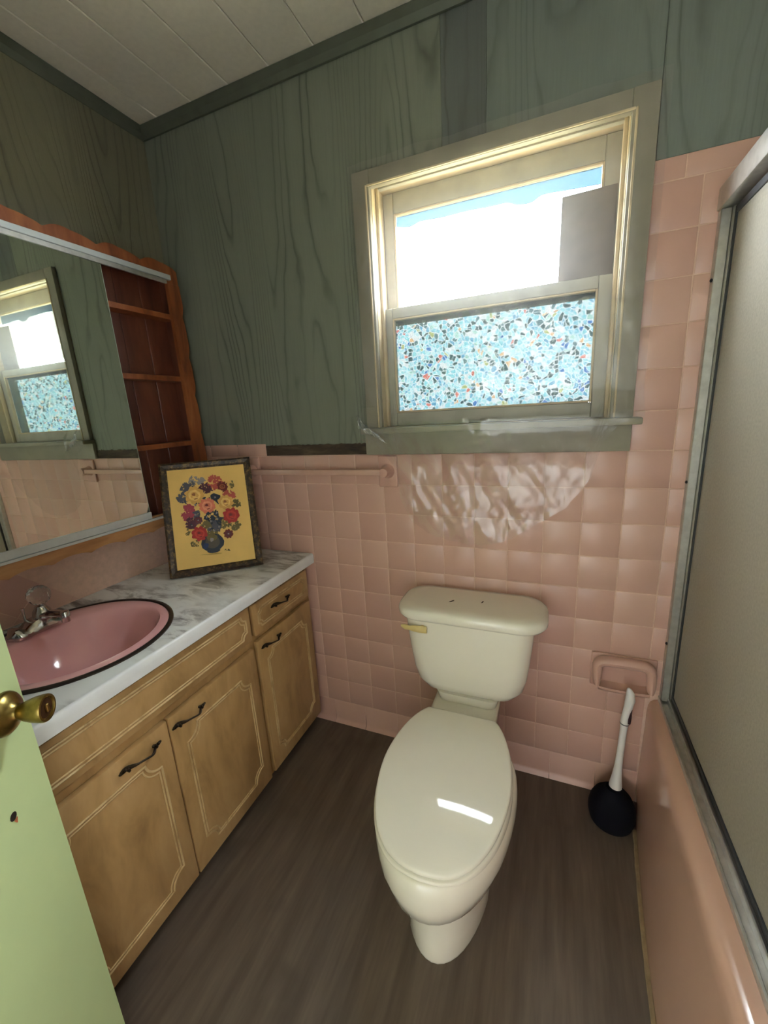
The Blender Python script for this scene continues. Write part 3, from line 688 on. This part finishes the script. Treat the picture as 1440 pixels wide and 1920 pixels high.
c4 = [(0, 0), (1, 0), (1, 1), (0, 1)]; i4 = [(fu, fv), (1 - fu, fv), (1 - fu, 1 - fv), (fu, 1 - fv)]
for k in range(4): member(pp(*c4[k]), pp(*c4[(k + 1) % 4]), pp(*i4[k]), pp(*i4[(k + 1) % 4]))
b = B(); q = [pp(fu - 0.01, fv - 0.01, -0.0105), pp(1 - fu + 0.01, fv - 0.01, -0.0105), pp(1 - fu + 0.01, 1 - fv + 0.01, -0.0105), pp(fu - 0.01, 1 - fv + 0.01, -0.0105)]
prism(b, q, nv * 0.005); canvas = obj('canvas', b, M['canvas'], pic, False)
# brush strokes: thin raised dabs of paint on the canvas (positions measured off the painting)
TLc, TRc, BLc = Vector((165, 260)), Vector((1105, 155)), Vector((310, 1460))
ea, eb = TRc - TLc, BLc - TLc; det = ea.x * eb.y - ea.y * eb.x
def cuv(x, y):
    d = Vector((x, y)) - TLc; s = (d.x * eb.y - d.y * eb.x) / det; t_ = (ea.x * d.y - ea.y * d.x) / det
    return fu + s * (1 - 2 * fu), 1 - fv - t_ * (1 - 2 * fv)
paint = {}
layer = [0]
def dab(nm, x, y, rx, ry, ang=0, wob=0.12):
    bm, _ = paint.setdefault(nm, (B(), 0)); layer[0] += 1
    d = -0.0052 + layer[0] * 0.0000045; k0 = random.random() * 9; vs = []
    for k in range(14):
        a = 2 * PI * k / 14; r = 1 + wob * math.sin(3 * a + k0) + wob * 0.6 * math.sin(5 * a + 2 * k0)
        px = rx * r * math.cos(a); py = ry * r * math.sin(a)
        X = x + px * math.cos(ang) - py * math.sin(ang); Y = y + px * math.sin(ang) + py * math.cos(ang)
        vs.append(bm.verts.new(pp(*cuv(X, Y), d)))
    bm.faces.new(vs)
def rose(x, y, r, mid, lite, dark):
    for k in range(8):
        a = 2 * PI * k / 8 + random.random() * 0.3; dab(mid, x + 0.62 * r * math.cos(a), y + 0.55 * r * math.sin(a), 0.44 * r, 0.38 * r, a)
    for k in range(7):
        a = 2 * PI * k / 7 + 0.4; dab(lite, x + 0.50 * r * math.cos(a), y + 0.44 * r * math.sin(a), 0.26 * r, 0.16 * r, a + 1.4)
    dab(mid, x, y, 0.42 * r, 0.36 * r); dab(dark, x - 0.08 * r, y - 0.08 * r, 0.20 * r, 0.17 * r); dab(lite, x + 0.05 * r, y + 0.20 * r, 0.26 * r, 0.09 * r, 0.2); dab(dark, x + 0.15 * r, y + 0.40 * r, 0.22 * r, 0.06 * r, -0.3)
def fluff(nm, x, y, rx, ry, n, s=26):
    for _ in range(n):
        a = random.random() * 2 * PI; q = math.sqrt(random.random()); dab(nm, x + rx * q * math.cos(a), y + ry * q * math.sin(a), s * random.uniform(0.4, 0.9), s * random.uniform(0.25, 0.55), random.random() * PI, 0.25)
fluff('mist_paint', 520, 380, 100, 55, 26, 34); fluff('slate_paint', 400, 480, 70, 60, 24, 34); fluff('slate_paint', 360, 590, 60, 70, 24, 36); fluff('slate_paint', 440, 440, 60, 50, 16, 30)
fluff('rose_paint', 740, 400, 95, 85, 46, 36); fluff('plum_paint', 630, 470, 75, 55, 26, 36); fluff('rose_paint', 920, 560, 75, 60, 34, 34); fluff('maroon_paint', 840, 450, 55, 60, 22, 30)
fluff('leaf_paint', 1010, 650, 60, 40, 16, 34); fluff('leaf_paint', 950, 420, 30, 45, 10, 26); fluff('leaf_paint', 1000, 940, 60, 50, 20, 32); fluff('leaf_paint', 860, 900, 70, 70, 26, 32); fluff('leaf_paint', 520, 1140, 60, 50, 14, 22); fluff('leaf_paint', 430, 1000, 30, 60, 10, 22)
fluff('navy_paint', 720, 870, 100, 120, 60, 40); fluff('slate_paint', 740, 950, 80, 70, 34, 34); fluff('navy_paint', 640, 640, 150, 70, 30, 34); fluff('leaf_paint', 640, 940, 60, 60, 22, 36); fluff('slate_paint', 520, 790, 55, 60, 24, 32)
fluff('magenta_paint', 430, 770, 70, 90, 44, 38); fluff('plum_paint', 460, 900, 60, 60, 22, 34)
dab('navy_paint', 750, 580, 62, 44); dab('mist_paint', 750, 585, 12, 12)
# vase
dab('navy_paint', 722, 1140, 140, 112, -0.12, 0.02); dab('navy_paint', 735, 1240, 80, 26, -0.1, 0.02); dab('glaze_paint', 720, 1130, 88, 84, -0.1, 0.03); dab('leaf_paint', 712, 1080, 66, 44, 0, 0.08); dab('mist_paint', 712, 1105, 22, 26, 0.2); dab('blue_paint', 640, 1180, 30, 40, 0.5); fluff('leaf_paint', 720, 1040, 70, 40, 16, 30)
dab('shade_paint', 720, 1278, 130, 7, -0.06); fluff('ink_paint', 900, 1235, 38, 8, 9, 14)
rose(500, 560, 112, 'gold_paint', 'cream_paint', 'brown_paint'); rose(655, 690, 98, 'salmon_paint', 'blush_paint', 'maroon_paint'); rose(880, 645, 92, 'gold_paint', 'cream_paint', 'brown_paint')
rose(950, 810, 100, 'red_paint', 'scarlet_paint', 'maroon_paint'); rose(565, 1030, 92, 'red_paint', 'scarlet_paint', 'maroon_paint'); rose(915, 1038, 58, 'maroon_paint', 'plum_paint', 'plum_paint'); dab('mist_paint', 915, 1038, 12, 10)
rose(470, 920, 56, 'plum_paint', 'plum_paint', 'navy_paint'); rose(548, 868, 50, 'plum_paint', 'maroon_paint', 'navy_paint'); dab('mist_paint', 548, 868, 9, 8); dab('mist_paint', 475, 930, 8, 8); rose(840, 450, 54, 'maroon_paint', 'rust_paint', 'brown_paint')
for x, y in ((650, 830), (700, 880), (770, 780), (780, 850), (690, 960), (740, 1000), (800, 950), (510, 680), (515, 800)): dab('mist_paint', x, y, 15, 10, random.random() * 3)
pc = dict(mist=(150, 140, 138), slate=(84, 84, 96), rose=(190, 84, 70), plum=(84, 36, 54), maroon=(112, 30, 30), leaf=(116, 100, 56), navy=(36, 44, 62), magenta=(168, 62, 78), glaze=(84, 76, 66), blue=(34, 52, 96), shade=(196, 160, 84), ink=(96, 84, 48), gold=(222, 168, 88), cream=(242, 202, 122), brown=(150, 90, 46), salmon=(224, 122, 92), blush=(240, 156, 122), red=(172, 38, 34), scarlet=(200, 62, 48), rust=(176, 96, 56))
for nm, (bm, _) in paint.items():
    k = nm.replace('_paint', ''); obj('brushwork', bm, plain(nm, sr(*pc[k]), 0.55, var=0.1, sc=50), canvas, False)['kind'] = 'stuff'

# ------------------------------------------------------------------ toilet
TC = 1.222
toi = thing('toilet', 'bone white toilet with closed lid standing against the pink tiled wall', 'toilet', (TC, -0.38, 0))
def egg(cy, hw, lf, lb, z, n=48, pw=2.0, pb=2.0):
    pts = []
    for k in range(n):
        a = 2 * PI * k / n; s, c = math.sin(a), math.cos(a)
        L, e = (lf, pw) if c > 0 else (lb, pb)
        pts.append((TC + hw * math.copysign(abs(s) ** (2 / e), s), cy - L * math.copysign(abs(c) ** (2 / e), c), z))
    return pts
b = B(); rings = [egg(-0.42, 0.116, 0.244, 0.30, 0.0, pb=3.5), egg(-0.42, 0.118, 0.246, 0.30, 0.010, pb=3.5), egg(-0.42, 0.115, 0.238, 0.29, 0.05, pb=3.2), egg(-0.42, 0.112, 0.226, 0.28, 0.12, pb=3), egg(-0.42, 0.113, 0.222, 0.27, 0.165, pb=3), egg(-0.43, 0.126, 0.238, 0.24, 0.183, pb=2.6), egg(-0.44, 0.146, 0.266, 0.22, 0.210, pb=2.4), egg(-0.45, 0.167, 0.288, 0.21, 0.255, pb=2.3), egg(-0.46, 0.180, 0.290, 0.20, 0.305, pb=2.3), egg(-0.46, 0.183, 0.287, 0.20, 0.340, pb=2.4), egg(-0.46, 0.180, 0.282, 0.20, 0.360, pb=2.5), egg(-0.46, 0.172, 0.270, 0.195, 0.372, pb=2.5)]
loft(b, rings); obj('bowl', b, M['toilet'], toi, True, 60)
b = B()      # deck between bowl and tank
def rr(cx, cy, hx, hy, r, z, n=8):
    pts = []
    for sx, sy, a0 in ((1, 1, 0), (-1, 1, 90), (-1, -1, 180), (1, -1, 270)):
        for k in range(n + 1):
            a = math.radians(a0 + 90 * k / n); pts.append((cx + sx * (hx - r) + r * math.cos(a), cy + sy * (hy - r) + r * math.sin(a), z))
    return pts
loft(b, [rr(TC, -0.16, 0.085, 0.13, 0.03, 0.15), rr(TC, -0.16, 0.090, 0.135, 0.03, 0.25), rr(TC - 0.003, -0.165, 0.103, 0.135, 0.022, 0.35), rr(TC - 0.004, -0.165, 0.106, 0.138, 0.020, 0.386), rr(TC - 0.004, -0.165, 0.103, 0.134, 0.018, 0.394), rr(TC - 0.004, -0.165, 0.094, 0.125, 0.015, 0.397)]); obj('deck', b, M['toilet'], toi, True, 60)
b = B(); ty = -0.116
loft(b, [rr(TC, ty, 0.110, 0.060, 0.05, 0.4265), rr(TC, ty, 0.135, 0.074, 0.06, 0.4275), rr(TC, ty, 0.160, 0.085, 0.065, 0.437), rr(TC, ty, 0.177, 0.091, 0.065, 0.460), rr(TC, ty, 0.186, 0.093, 0.06, 0.50), rr(TC, ty, 0.193, 0.095, 0.055, 0.56), rr(TC, ty, 0.200, 0.0965, 0.05, 0.63), rr(TC, ty, 0.205, 0.0975, 0.05, 0.690)]); obj('tank', b, M['toilet'], toi, True, 60)
b = B(); loft(b, [rr(TC, ty - 0.01, 0.095, 0.075, 0.03, 0.395), rr(TC, ty - 0.01, 0.105, 0.080, 0.03, 0.4300)]); obj('tank_foot', b, M['toilet'], toi, True, 60)
b = B(); lx = TC + 0.003
loft(b, [rr(lx, ty - 0.002, 0.222, 0.096, 0.07, 0.6905), rr(lx, ty - 0.002, 0.233, 0.104, 0.075, 0.6925), rr(lx, ty - 0.002, 0.2385, 0.107, 0.078, 0.700), rr(lx, ty - 0.002, 0.2385, 0.107, 0.078, 0.712), rr(lx, ty - 0.002, 0.234, 0.1035, 0.075, 0.722), rr(lx, ty - 0.002, 0.224, 0.096, 0.068, 0.7285), rr(lx, ty - 0.002, 0.195, 0.075, 0.05, 0.7315)]); obj('tank_lid', b, M['toilet'], toi, True, 60)
b = B(); lathe(b, [(0.011, 0), (0.011, 0.006), (0.007, 0.008)], (TC - 0.135, -0.2125, 0.664), 16, Matrix.Rotation(PI / 2, 3, 'X'))
tube(b, [(TC - 0.120, -0.222, 0.664), (TC - 0.145, -0.223, 0.664), (TC - 0.165, -0.223, 0.664), (TC - 0.178, -0.222, 0.663), (TC - 0.194, -0.220, 0.664), (TC - 0.208, -0.218, 0.666)], [(0.005, 0.012), (0.005, 0.0125), (0.005, 0.011), (0.005, 0.008), (0.005, 0.010), (0.003, 0.004)], 10); obj('flush_lever', b, M['lever'], toi)
half = [(0.0, -0.733), (0.045, -0.728), (0.085, -0.710), (0.122, -0.672), (0.150, -0.615), (0.166, -0.55), (0.171, -0.49), (0.166, -0.43), (0.153, -0.37), (0.137, -0.325), (0.118, -0.290), (0.104, -0.274)]
def outline(sc_, z, dy=0.0, dx=0.0, dome=True):
    h = [tuple(p)[:2] for p in spline([(x, y, 0) for x, y in half], 4)]
    r = [(x, y) for x, y in h] ; l = [(-x, y) for x, y in reversed(h[1:])]
    out = []
    for x, y in r + l:
        yy = -0.49 + (y + 0.49) * sc_ + dy
        out.append((TC + dx + x * sc_, yy, z - (0.30 * ((x * sc_) ** 2 + (yy + 0.38) ** 2) if dome else 0)))
    return out
b = B(); loft(b, [outline(0.995, 0.3722, dome=False), outline(1.010, 0.3728, dome=False), outline(1.014, 0.4140), outline(1.0, 0.4180)]); obj('seat', b, M['seat'], toi, True, 60)
b = B(); loft(b, [outline(0.960, 0.4190), outline(0.990, 0.4205), outline(0.996, 0.4260), outline(0.991, 0.4300), outline(0.975, 0.4318), outline(0.95, 0.432), outline(0.85, 0.4320), outline(0.7, 0.4320), outline(0.55, 0.4320), outline(0.4, 0.4320), outline(0.25, 0.4320), outline(0.1, 0.4320)]); obj('lid', b, M['seat'], toi, True, 60)
for s in (-1, 1):
    b = B(); box(b, TC + s * 0.075 - 0.018, TC + s * 0.075 + 0.018, -0.272, -0.254, 0.392, 0.406, 0.005, 2); obj('hinge', b, M['seat'], toi)
# shut-off and supply tube at the wall
sup = thing('supply_line', 'dark water supply tube behind the toilet tank', 'pipe', (1.115, -0.03, 0.18))
b = B(); tube(b, spline([(1.096, 0.0, 0.20), (1.096, -0.030, 0.20), (1.096, -0.04, 0.24), (1.092, -0.04, 0.34), (1.098, -0.045, 0.418)], 5), 0.005, 8); obj('tube', b, M['gasket'], sup)
b = B(); lathe(b, [(0.018, 0), (0.018, 0.005), (0.009, 0.007), (0.009, 0.03)], (1.096, -0.002, 0.20), 14, Matrix.Rotation(PI / 2, 3, 'X')); obj('valve', b, M['bronze'], sup)
# flakes on the tank lid
for k, (x, y, a, L) in enumerate(((1.165, -0.135, 0.9, 0.010), (1.262, -0.115, 1.2, 0.007))):
    b = B(); c_, s_ = math.cos(a), math.sin(a)
    prism(b, [(x + L * c_ * u_ - 0.0022 * s_ * v_, y + L * s_ * u_ + 0.0022 * c_ * v_, 0.7318) for u_, v_ in ((-1, 0), (-0.3, -1), (1, -0.3), (0.5, 0.9))], (0, 0, 0.0016))
    tag(obj('debris_flake', b, M['debris'], None, False, base=(x, y, 0.7318)), ('longer', 'shorter')[k] + ' of two dark flakes of debris lying on the toilet tank lid', 'debris', 'flakes on the tank lid')

# ------------------------------------------------------------------ plunger
PX, PY = 1.681, -0.106
plu = thing('plunger', 'toilet plunger with navy rubber cup and white handle beside the bathtub', 'plunger', (PX, PY, 0))
ML = Matrix.Rotation(math.radians(2.5), 3, 'Y') @ Matrix.Rotation(math.radians(-3), 3, 'X')
b = B(); lathe(b, [(0.056, 0.0), (0.064, 0.004), (0.069, 0.025), (0.0695, 0.045), (0.066, 0.066), (0.057, 0.087), (0.043, 0.104), (0.030, 0.114), (0.024, 0.124), (0.022, 0.128), (0.0, 0.129)], (PX, PY, 0.0), 32); obj('cup', b, M['rubber'], plu)
b = B(); lathe(b, [(0.0005, 0.118), (0.0195, 0.119), (0.0185, 0.135), (0.0145, 0.165), (0.0112, 0.205), (0.0100, 0.26), (0.0100, 0.33), (0.0110, 0.356), (0.0125, 0.362), (0.0125, 0.366), (0.0, 0.367)], (PX, PY, 0), 20, ML); obj('handle', b, M['white_plastic'], plu)
b = B(); hp = [(0, 0.366), (0.0, 0.38), (0.001, 0.40), (0.004, 0.425), (0.006, 0.448), (0.004, 0.468), (0.0, 0.480), (-0.003, 0.487)]
tube(b, [Vector((PX, PY, 0)) + ML @ Vector((dx, 0, z)) for dx, z in hp], [(0.0125, 0.0115), (0.0120, 0.011), (0.011, 0.011), (0.0125, 0.012), (0.0140, 0.0125), (0.012, 0.011), (0.008, 0.008), (0.003, 0.003)], 14); obj('grip', b, M['white_plastic'], plu)
b = B(); tube(b, [Vector((PX, PY, 0)) + ML @ Vector((0.0095 + dx, -0.004, z)) for dx, z in ((0.0, 0.369), (0.0, 0.385), (0.001, 0.405), (0.004, 0.425))], [0.0062, 0.0066, 0.0045, 0.001], 10); obj('grip_inlay', b, M['grip'], plu)
b = B(); lathe(b, [(0.0128, 0.362), (0.0133, 0.3635), (0.0128, 0.365)], (PX, PY, 0), 20, ML); obj('collar_ring', b, M['gasket'], plu)

# ------------------------------------------------------------------ towel bar and soap dish
tb = thing('towel_bar', 'pink ceramic towel bar mounted on the tiled wall', 'towel bar', (0.63, -0.02, 1.145))
def bracket(x, w):
    b = B(); box(b, x - w / 2, x + w / 2, -0.012, 0.0, 1.088, 1.2005, 0.004, 3)
    prof = [(0.028, 0.0), (0.022, 0.010), (0.0185, 0.022), (0.0185, 0.036), (0.015, 0.045), (0.0, 0.0465)]
    lathe(b, prof, (x, -0.009, 1.146), 20, Matrix.Rotation(PI / 2, 3, 'X')); return obj('bracket', b, M['tile'], tb)
bracket(0.912, 0.072); bracket(0.312, 0.072)
b = B(); box(b, 0.328, 0.897, -0.050, -0.029, 1.1355, 1.1565, 0.003, 2); obj('bar', b, M['bar'], tb)
sd = thing('soap_dish', 'pink ceramic soap dish on the tiled wall above the plunger', 'soap dish', (1.69, -0.02, 0.49))
b = B(); box(b, 1.600, 1.786, -0.010, 0.0, 0.427, 0.549, 0.005, 3); obj('back_plate', b, M['tile'], sd)
b = B(); path = spline([(1.618, -0.036, 0.450), (1.617, -0.030, 0.480), (1.618, -0.024, 0.515), (1.632, -0.023, 0.530), (1.66, -0.023, 0.533), (1.73, -0.023, 0.533), (1.754, -0.023, 0.530), (1.767, -0.024, 0.515), (1.769, -0.030, 0.480), (1.768, -0.036, 0.450)], 4)
nn = len(path); tube(b, path, [((0.008 + 0.009 * math.sin(PI * min(k, nn - 1 - k) / (nn - 1)) ** 0.5), 0.020 if 6 < k < nn - 7 else 0.019) for k in range(nn)], 12); obj('rim', b, M['tile'], sd)
b = B(); rings = []
for x in [1.622 + (1.764 - 1.622) * k / 12 for k in range(13)]:
    e = 0.004 * (abs(x - 1.693) / 0.071) ** 4
    rings.append([(x, -0.006, 0.437), (x, -0.040, 0.435), (x, -0.050, 0.438 + e), (x, -0.054, 0.446 + e), (x, -0.050, 0.450 + e), (x, -0.046, 0.446 + e), (x, -0.036, 0.444 + e), (x, -0.006, 0.452 + e)])
loft(b, rings); obj('tray', b, M['tile'], sd, True, 60)

# ------------------------------------------------------------------ bathtub
tub = thing('bathtub', 'pink bathtub with bowed apron below the sliding shower doors', 'bathtub', (2.12, -0.76, 0))
Y0t, Y1t = -1.52, -0.003
def bow(y): return math.sin(PI * min(1, max(0, -y / 1.52)))
b = B(); NY = 48; rows = []
for k in range(NY + 1):
    y = Y1t + (Y0t - Y1t) * k / NY; s = bow(y); xb = 1.764 - 0.051 * s; xt = 1.772 - 0.020 * s
    prof = [(xb, 0.0), (xb + 0.001, 0.03), (xb + (xt - xb) * 0.25, 0.10), (xb + (xt - xb) * 0.55, 0.20), (xb + (xt - xb) * 0.85, 0.30), (xt - 0.001, 0.360), (xt + 0.001, 0.383), (xt + 0.006, 0.398), (xt + 0.016, 0.406), (xt + 0.030, 0.409), (1.85, 0.409)]
    rows.append([(x, y, z) for x, z in prof])
loft(b, rows, False, False, False)
bmesh.ops.remove_doubles(b, verts=b.verts, dist=1e-6)
obj('apron', b, M['tub'], tub, True, 60)
def rrt(hx, hy, r, z, n=8): return rr(2.175, (Y0t + Y1t) / 2, hx, hy, r, z, n)
b = B(); loft(b, [rrt(0.3235, 0.7585, 0.005, 0.02), rrt(0.3235, 0.7585, 0.005, 0.409), rrt(0.275, 0.70, 0.12, 0.409), rrt(0.262, 0.688, 0.12, 0.400), rrt(0.24, 0.65, 0.12, 0.25), rrt(0.21, 0.60, 0.12, 0.10), rrt(0.16, 0.54, 0.12, 0.07)], False, True); obj('basin', b, M['tub'], tub, True, 50)
b = B(); pts = []
for k in range(60):
    y = -0.13 + (-1.50 + 0.13) * k / 59; pts.append((1.764 - 0.051 * bow(y) - 0.004, y, 0.003))
tube(b, pts, [(0.006 + 0.002 * mnoise.noise((k * 0.7, 0, 0)), 0.0055) for k in range(60)], 6); obj('caulk_bead', b, M['caulk'], tub)

# ------------------------------------------------------------------ shower enclosure
sh = thing('shower_door', 'sliding shower doors of obscure glass in an aluminium frame standing on the bathtub rim', 'shower door', (1.822, -0.76, 0.4095))
b = B(); box(b, 1.800, 1.822, -0.022, -0.0005, 0.420, 1.772, 0.002, 1); box(b, 1.822, 1.848, -0.030, -0.0005, 0.420, 1.772, 0.002, 1); obj('wall_jamb', b, M['alu'], sh, True, 40)
b = B(); box(b, 1.800, 1.848, -1.518, -1.49, 0.420, 1.772, 0.002, 1); obj('wall_jamb', b, M['alu'], sh, True, 40)
b = B(); box(b, 1.796, 1.850, -1.52, -0.0005, 1.772, 1.822, 0.004, 2); obj('header', b, M['alu'], sh, True, 40)
b = B()
for q in ((1.797, 1.850, 0.4095, 0.4145), (1.797, 1.803, 0.4145, 0.424), (1.818, 1.8225, 0.4145, 0.434), (1.838, 1.850, 0.4145, 0.436)): box(b, q[0], q[1], -1.52, -0.001, q[2], q[3], 0.001, 1)
obj('bottom_track', b, M['alu'], sh, True, 40)
for z in (0.62, 1.118, 1.62):
    b = B(); lathe(b, [(0.004, 0), (0.0045, 0.003), (0.002, 0.005), (0.0, 0.0055)], (1.8005, -0.017, z), 10, Matrix.Rotation(-PI / 2, 3, 'Y')); obj('screw', b, M['gasket'], sh)
def panel(x, ya, yb):
    b = B(); box(b, x - 0.0025, x + 0.0025, ya + 0.006, yb - 0.006, 0.440, 1.765); g = obj('glass_panel', b, M['frosted'], sh, False)
    b = B()
    for q in ((ya, ya + 0.010, 0.436, 1.769), (yb - 0.010, yb, 0.436, 1.769), (ya + 0.010, yb - 0.010, 0.436, 0.452), (ya + 0.010, yb - 0.010, 1.752, 1.769)): box(b, x - 0.006, x + 0.006, q[0], q[1], q[2], q[3], 0.001, 1)
    obj('panel_frame', b, M['gasket'], g, True, 40)
panel(1.8305, -0.80, -0.0305); panel(1.8105, -1.488, -0.74)

# ------------------------------------------------------------------ green door
th = math.radians(32); dnv = Vector((math.cos(th), math.sin(th), 0)); du = Vector((-math.sin(th), math.cos(th), 0)); E0 = Vector((0.618, -1.030, 0))
def dpt(a, n_, z): return E0 - du * a + dnv * n_ + Vector((0, 0, z))
MD = Matrix(((-du.x, dnv.x, 0, E0.x), (-du.y, dnv.y, 0, E0.y), (0, 0, 1, 0), (0, 0, 0, 1)))
b = B(); box(b, 0, 0.71, -0.035, 0, 0.012, 2.03, 0.0015, 1, M=MD); door = struct('door_1', b, M['door'])
MR = Matrix((( -du.x, 0, dnv.x), (-du.y, 0, dnv.y), (0, 1, 0))).to_3x3()
kz = 0.910; ka = 0.047
b = B(); lathe(b, [(0.0005, -0.001), (0.0355, -0.0005), (0.0355, 0.003), (0.0345, 0.006), (0.031, 0.010), (0.022, 0.0155), (0.0145, 0.019), (0.0115, 0.024), (0.0, 0.0245)], dpt(ka, 0, kz), 32, MR); ros = obj('rosette', b, M['brass'], door)
b = B(); lathe(b, [(0.0005, 0.020), (0.0115, 0.021), (0.0125, 0.026), (0.0165, 0.034), (0.0200, 0.045), (0.0220, 0.056), (0.0225, 0.062), (0.0215, 0.0645), (0.0180, 0.0648), (0.0170, 0.0615), (0.0, 0.0610)], dpt(ka, 0, kz), 32, MR); kn = obj('door_knob', b, M['brass'], door)
b = B(); lathe(b, [(0.0005, 0.0610), (0.0165, 0.0612), (0.0155, 0.0622), (0.0, 0.0624)], dpt(ka, 0, kz), 24, MR); obj('knob_face', b, M['brass_dark'], kn)
b = B(); box(b, -0.003, 0.003, 0.062, 0.066, -0.007, 0.007, 0.001, 1, M=MD @ Matrix.Translation((ka, 0, kz))); obj('lock_button', b, M['brass'], kn)
b = B(); lathe(b, [(0.0065, 0.0), (0.0072, 0.0004), (0.006, 0.0006), (0.0, 0.0004)], dpt(0.088, 0.0, 0.748), 14, MR); hole = obj('hole', b, M['door_core'], door)
b = B(); prism(b, [dpt(0.083, 0.0006, 0.742), dpt(0.090, 0.0006, 0.740), dpt(0.086, 0.0006, 0.733)], dnv * 0.0015); obj('splinter', b, M['splinter'], hole, False)

# ------------------------------------------------------------------ outdoors
b = B(); box(b, -30, 30, -30, 40, -0.7, -0.6); tag(obj('lawn', b, M['lawn'], None, False), 'dry lawn outside the window', 'grass', kind='stuff')
def tree(x, y, h, r, seed, label, mt):
    rnd = random.Random(seed); t_ = thing('garden_tree', label, 'tree', (x, y, -0.6), 'trees outside the window')
    b = B(); tube(b, [(x, y, -0.585), (x + 0.05, y, h * 0.4), (x, y + 0.05, h * 0.9)], [0.13, 0.09, 0.05], 8); obj('trunk', b, M['bark'], t_)
    b = B()
    for _ in range(7000):
        v = Vector((rnd.gauss(0, 1), rnd.gauss(0, 1), rnd.gauss(0, 1))).normalized() * (r * rnd.uniform(0.35, 1.0)); c = Vector((x, y, h)) + Vector((v.x, v.y, v.z * 0.75))
        a = Vector((rnd.gauss(0, 1), rnd.gauss(0, 1), rnd.gauss(0, 1))).normalized() * 0.19; d = a.cross(Vector((rnd.gauss(0, 1), rnd.gauss(0, 1), rnd.gauss(0, 1)))).normalized() * 0.10
        vs = [b.verts.new(c + q) for q in (-a, d, a, -d)]; b.faces.new(vs)
    f = obj('foliage', b, M[mt], t_, False); f['kind'] = 'stuff'
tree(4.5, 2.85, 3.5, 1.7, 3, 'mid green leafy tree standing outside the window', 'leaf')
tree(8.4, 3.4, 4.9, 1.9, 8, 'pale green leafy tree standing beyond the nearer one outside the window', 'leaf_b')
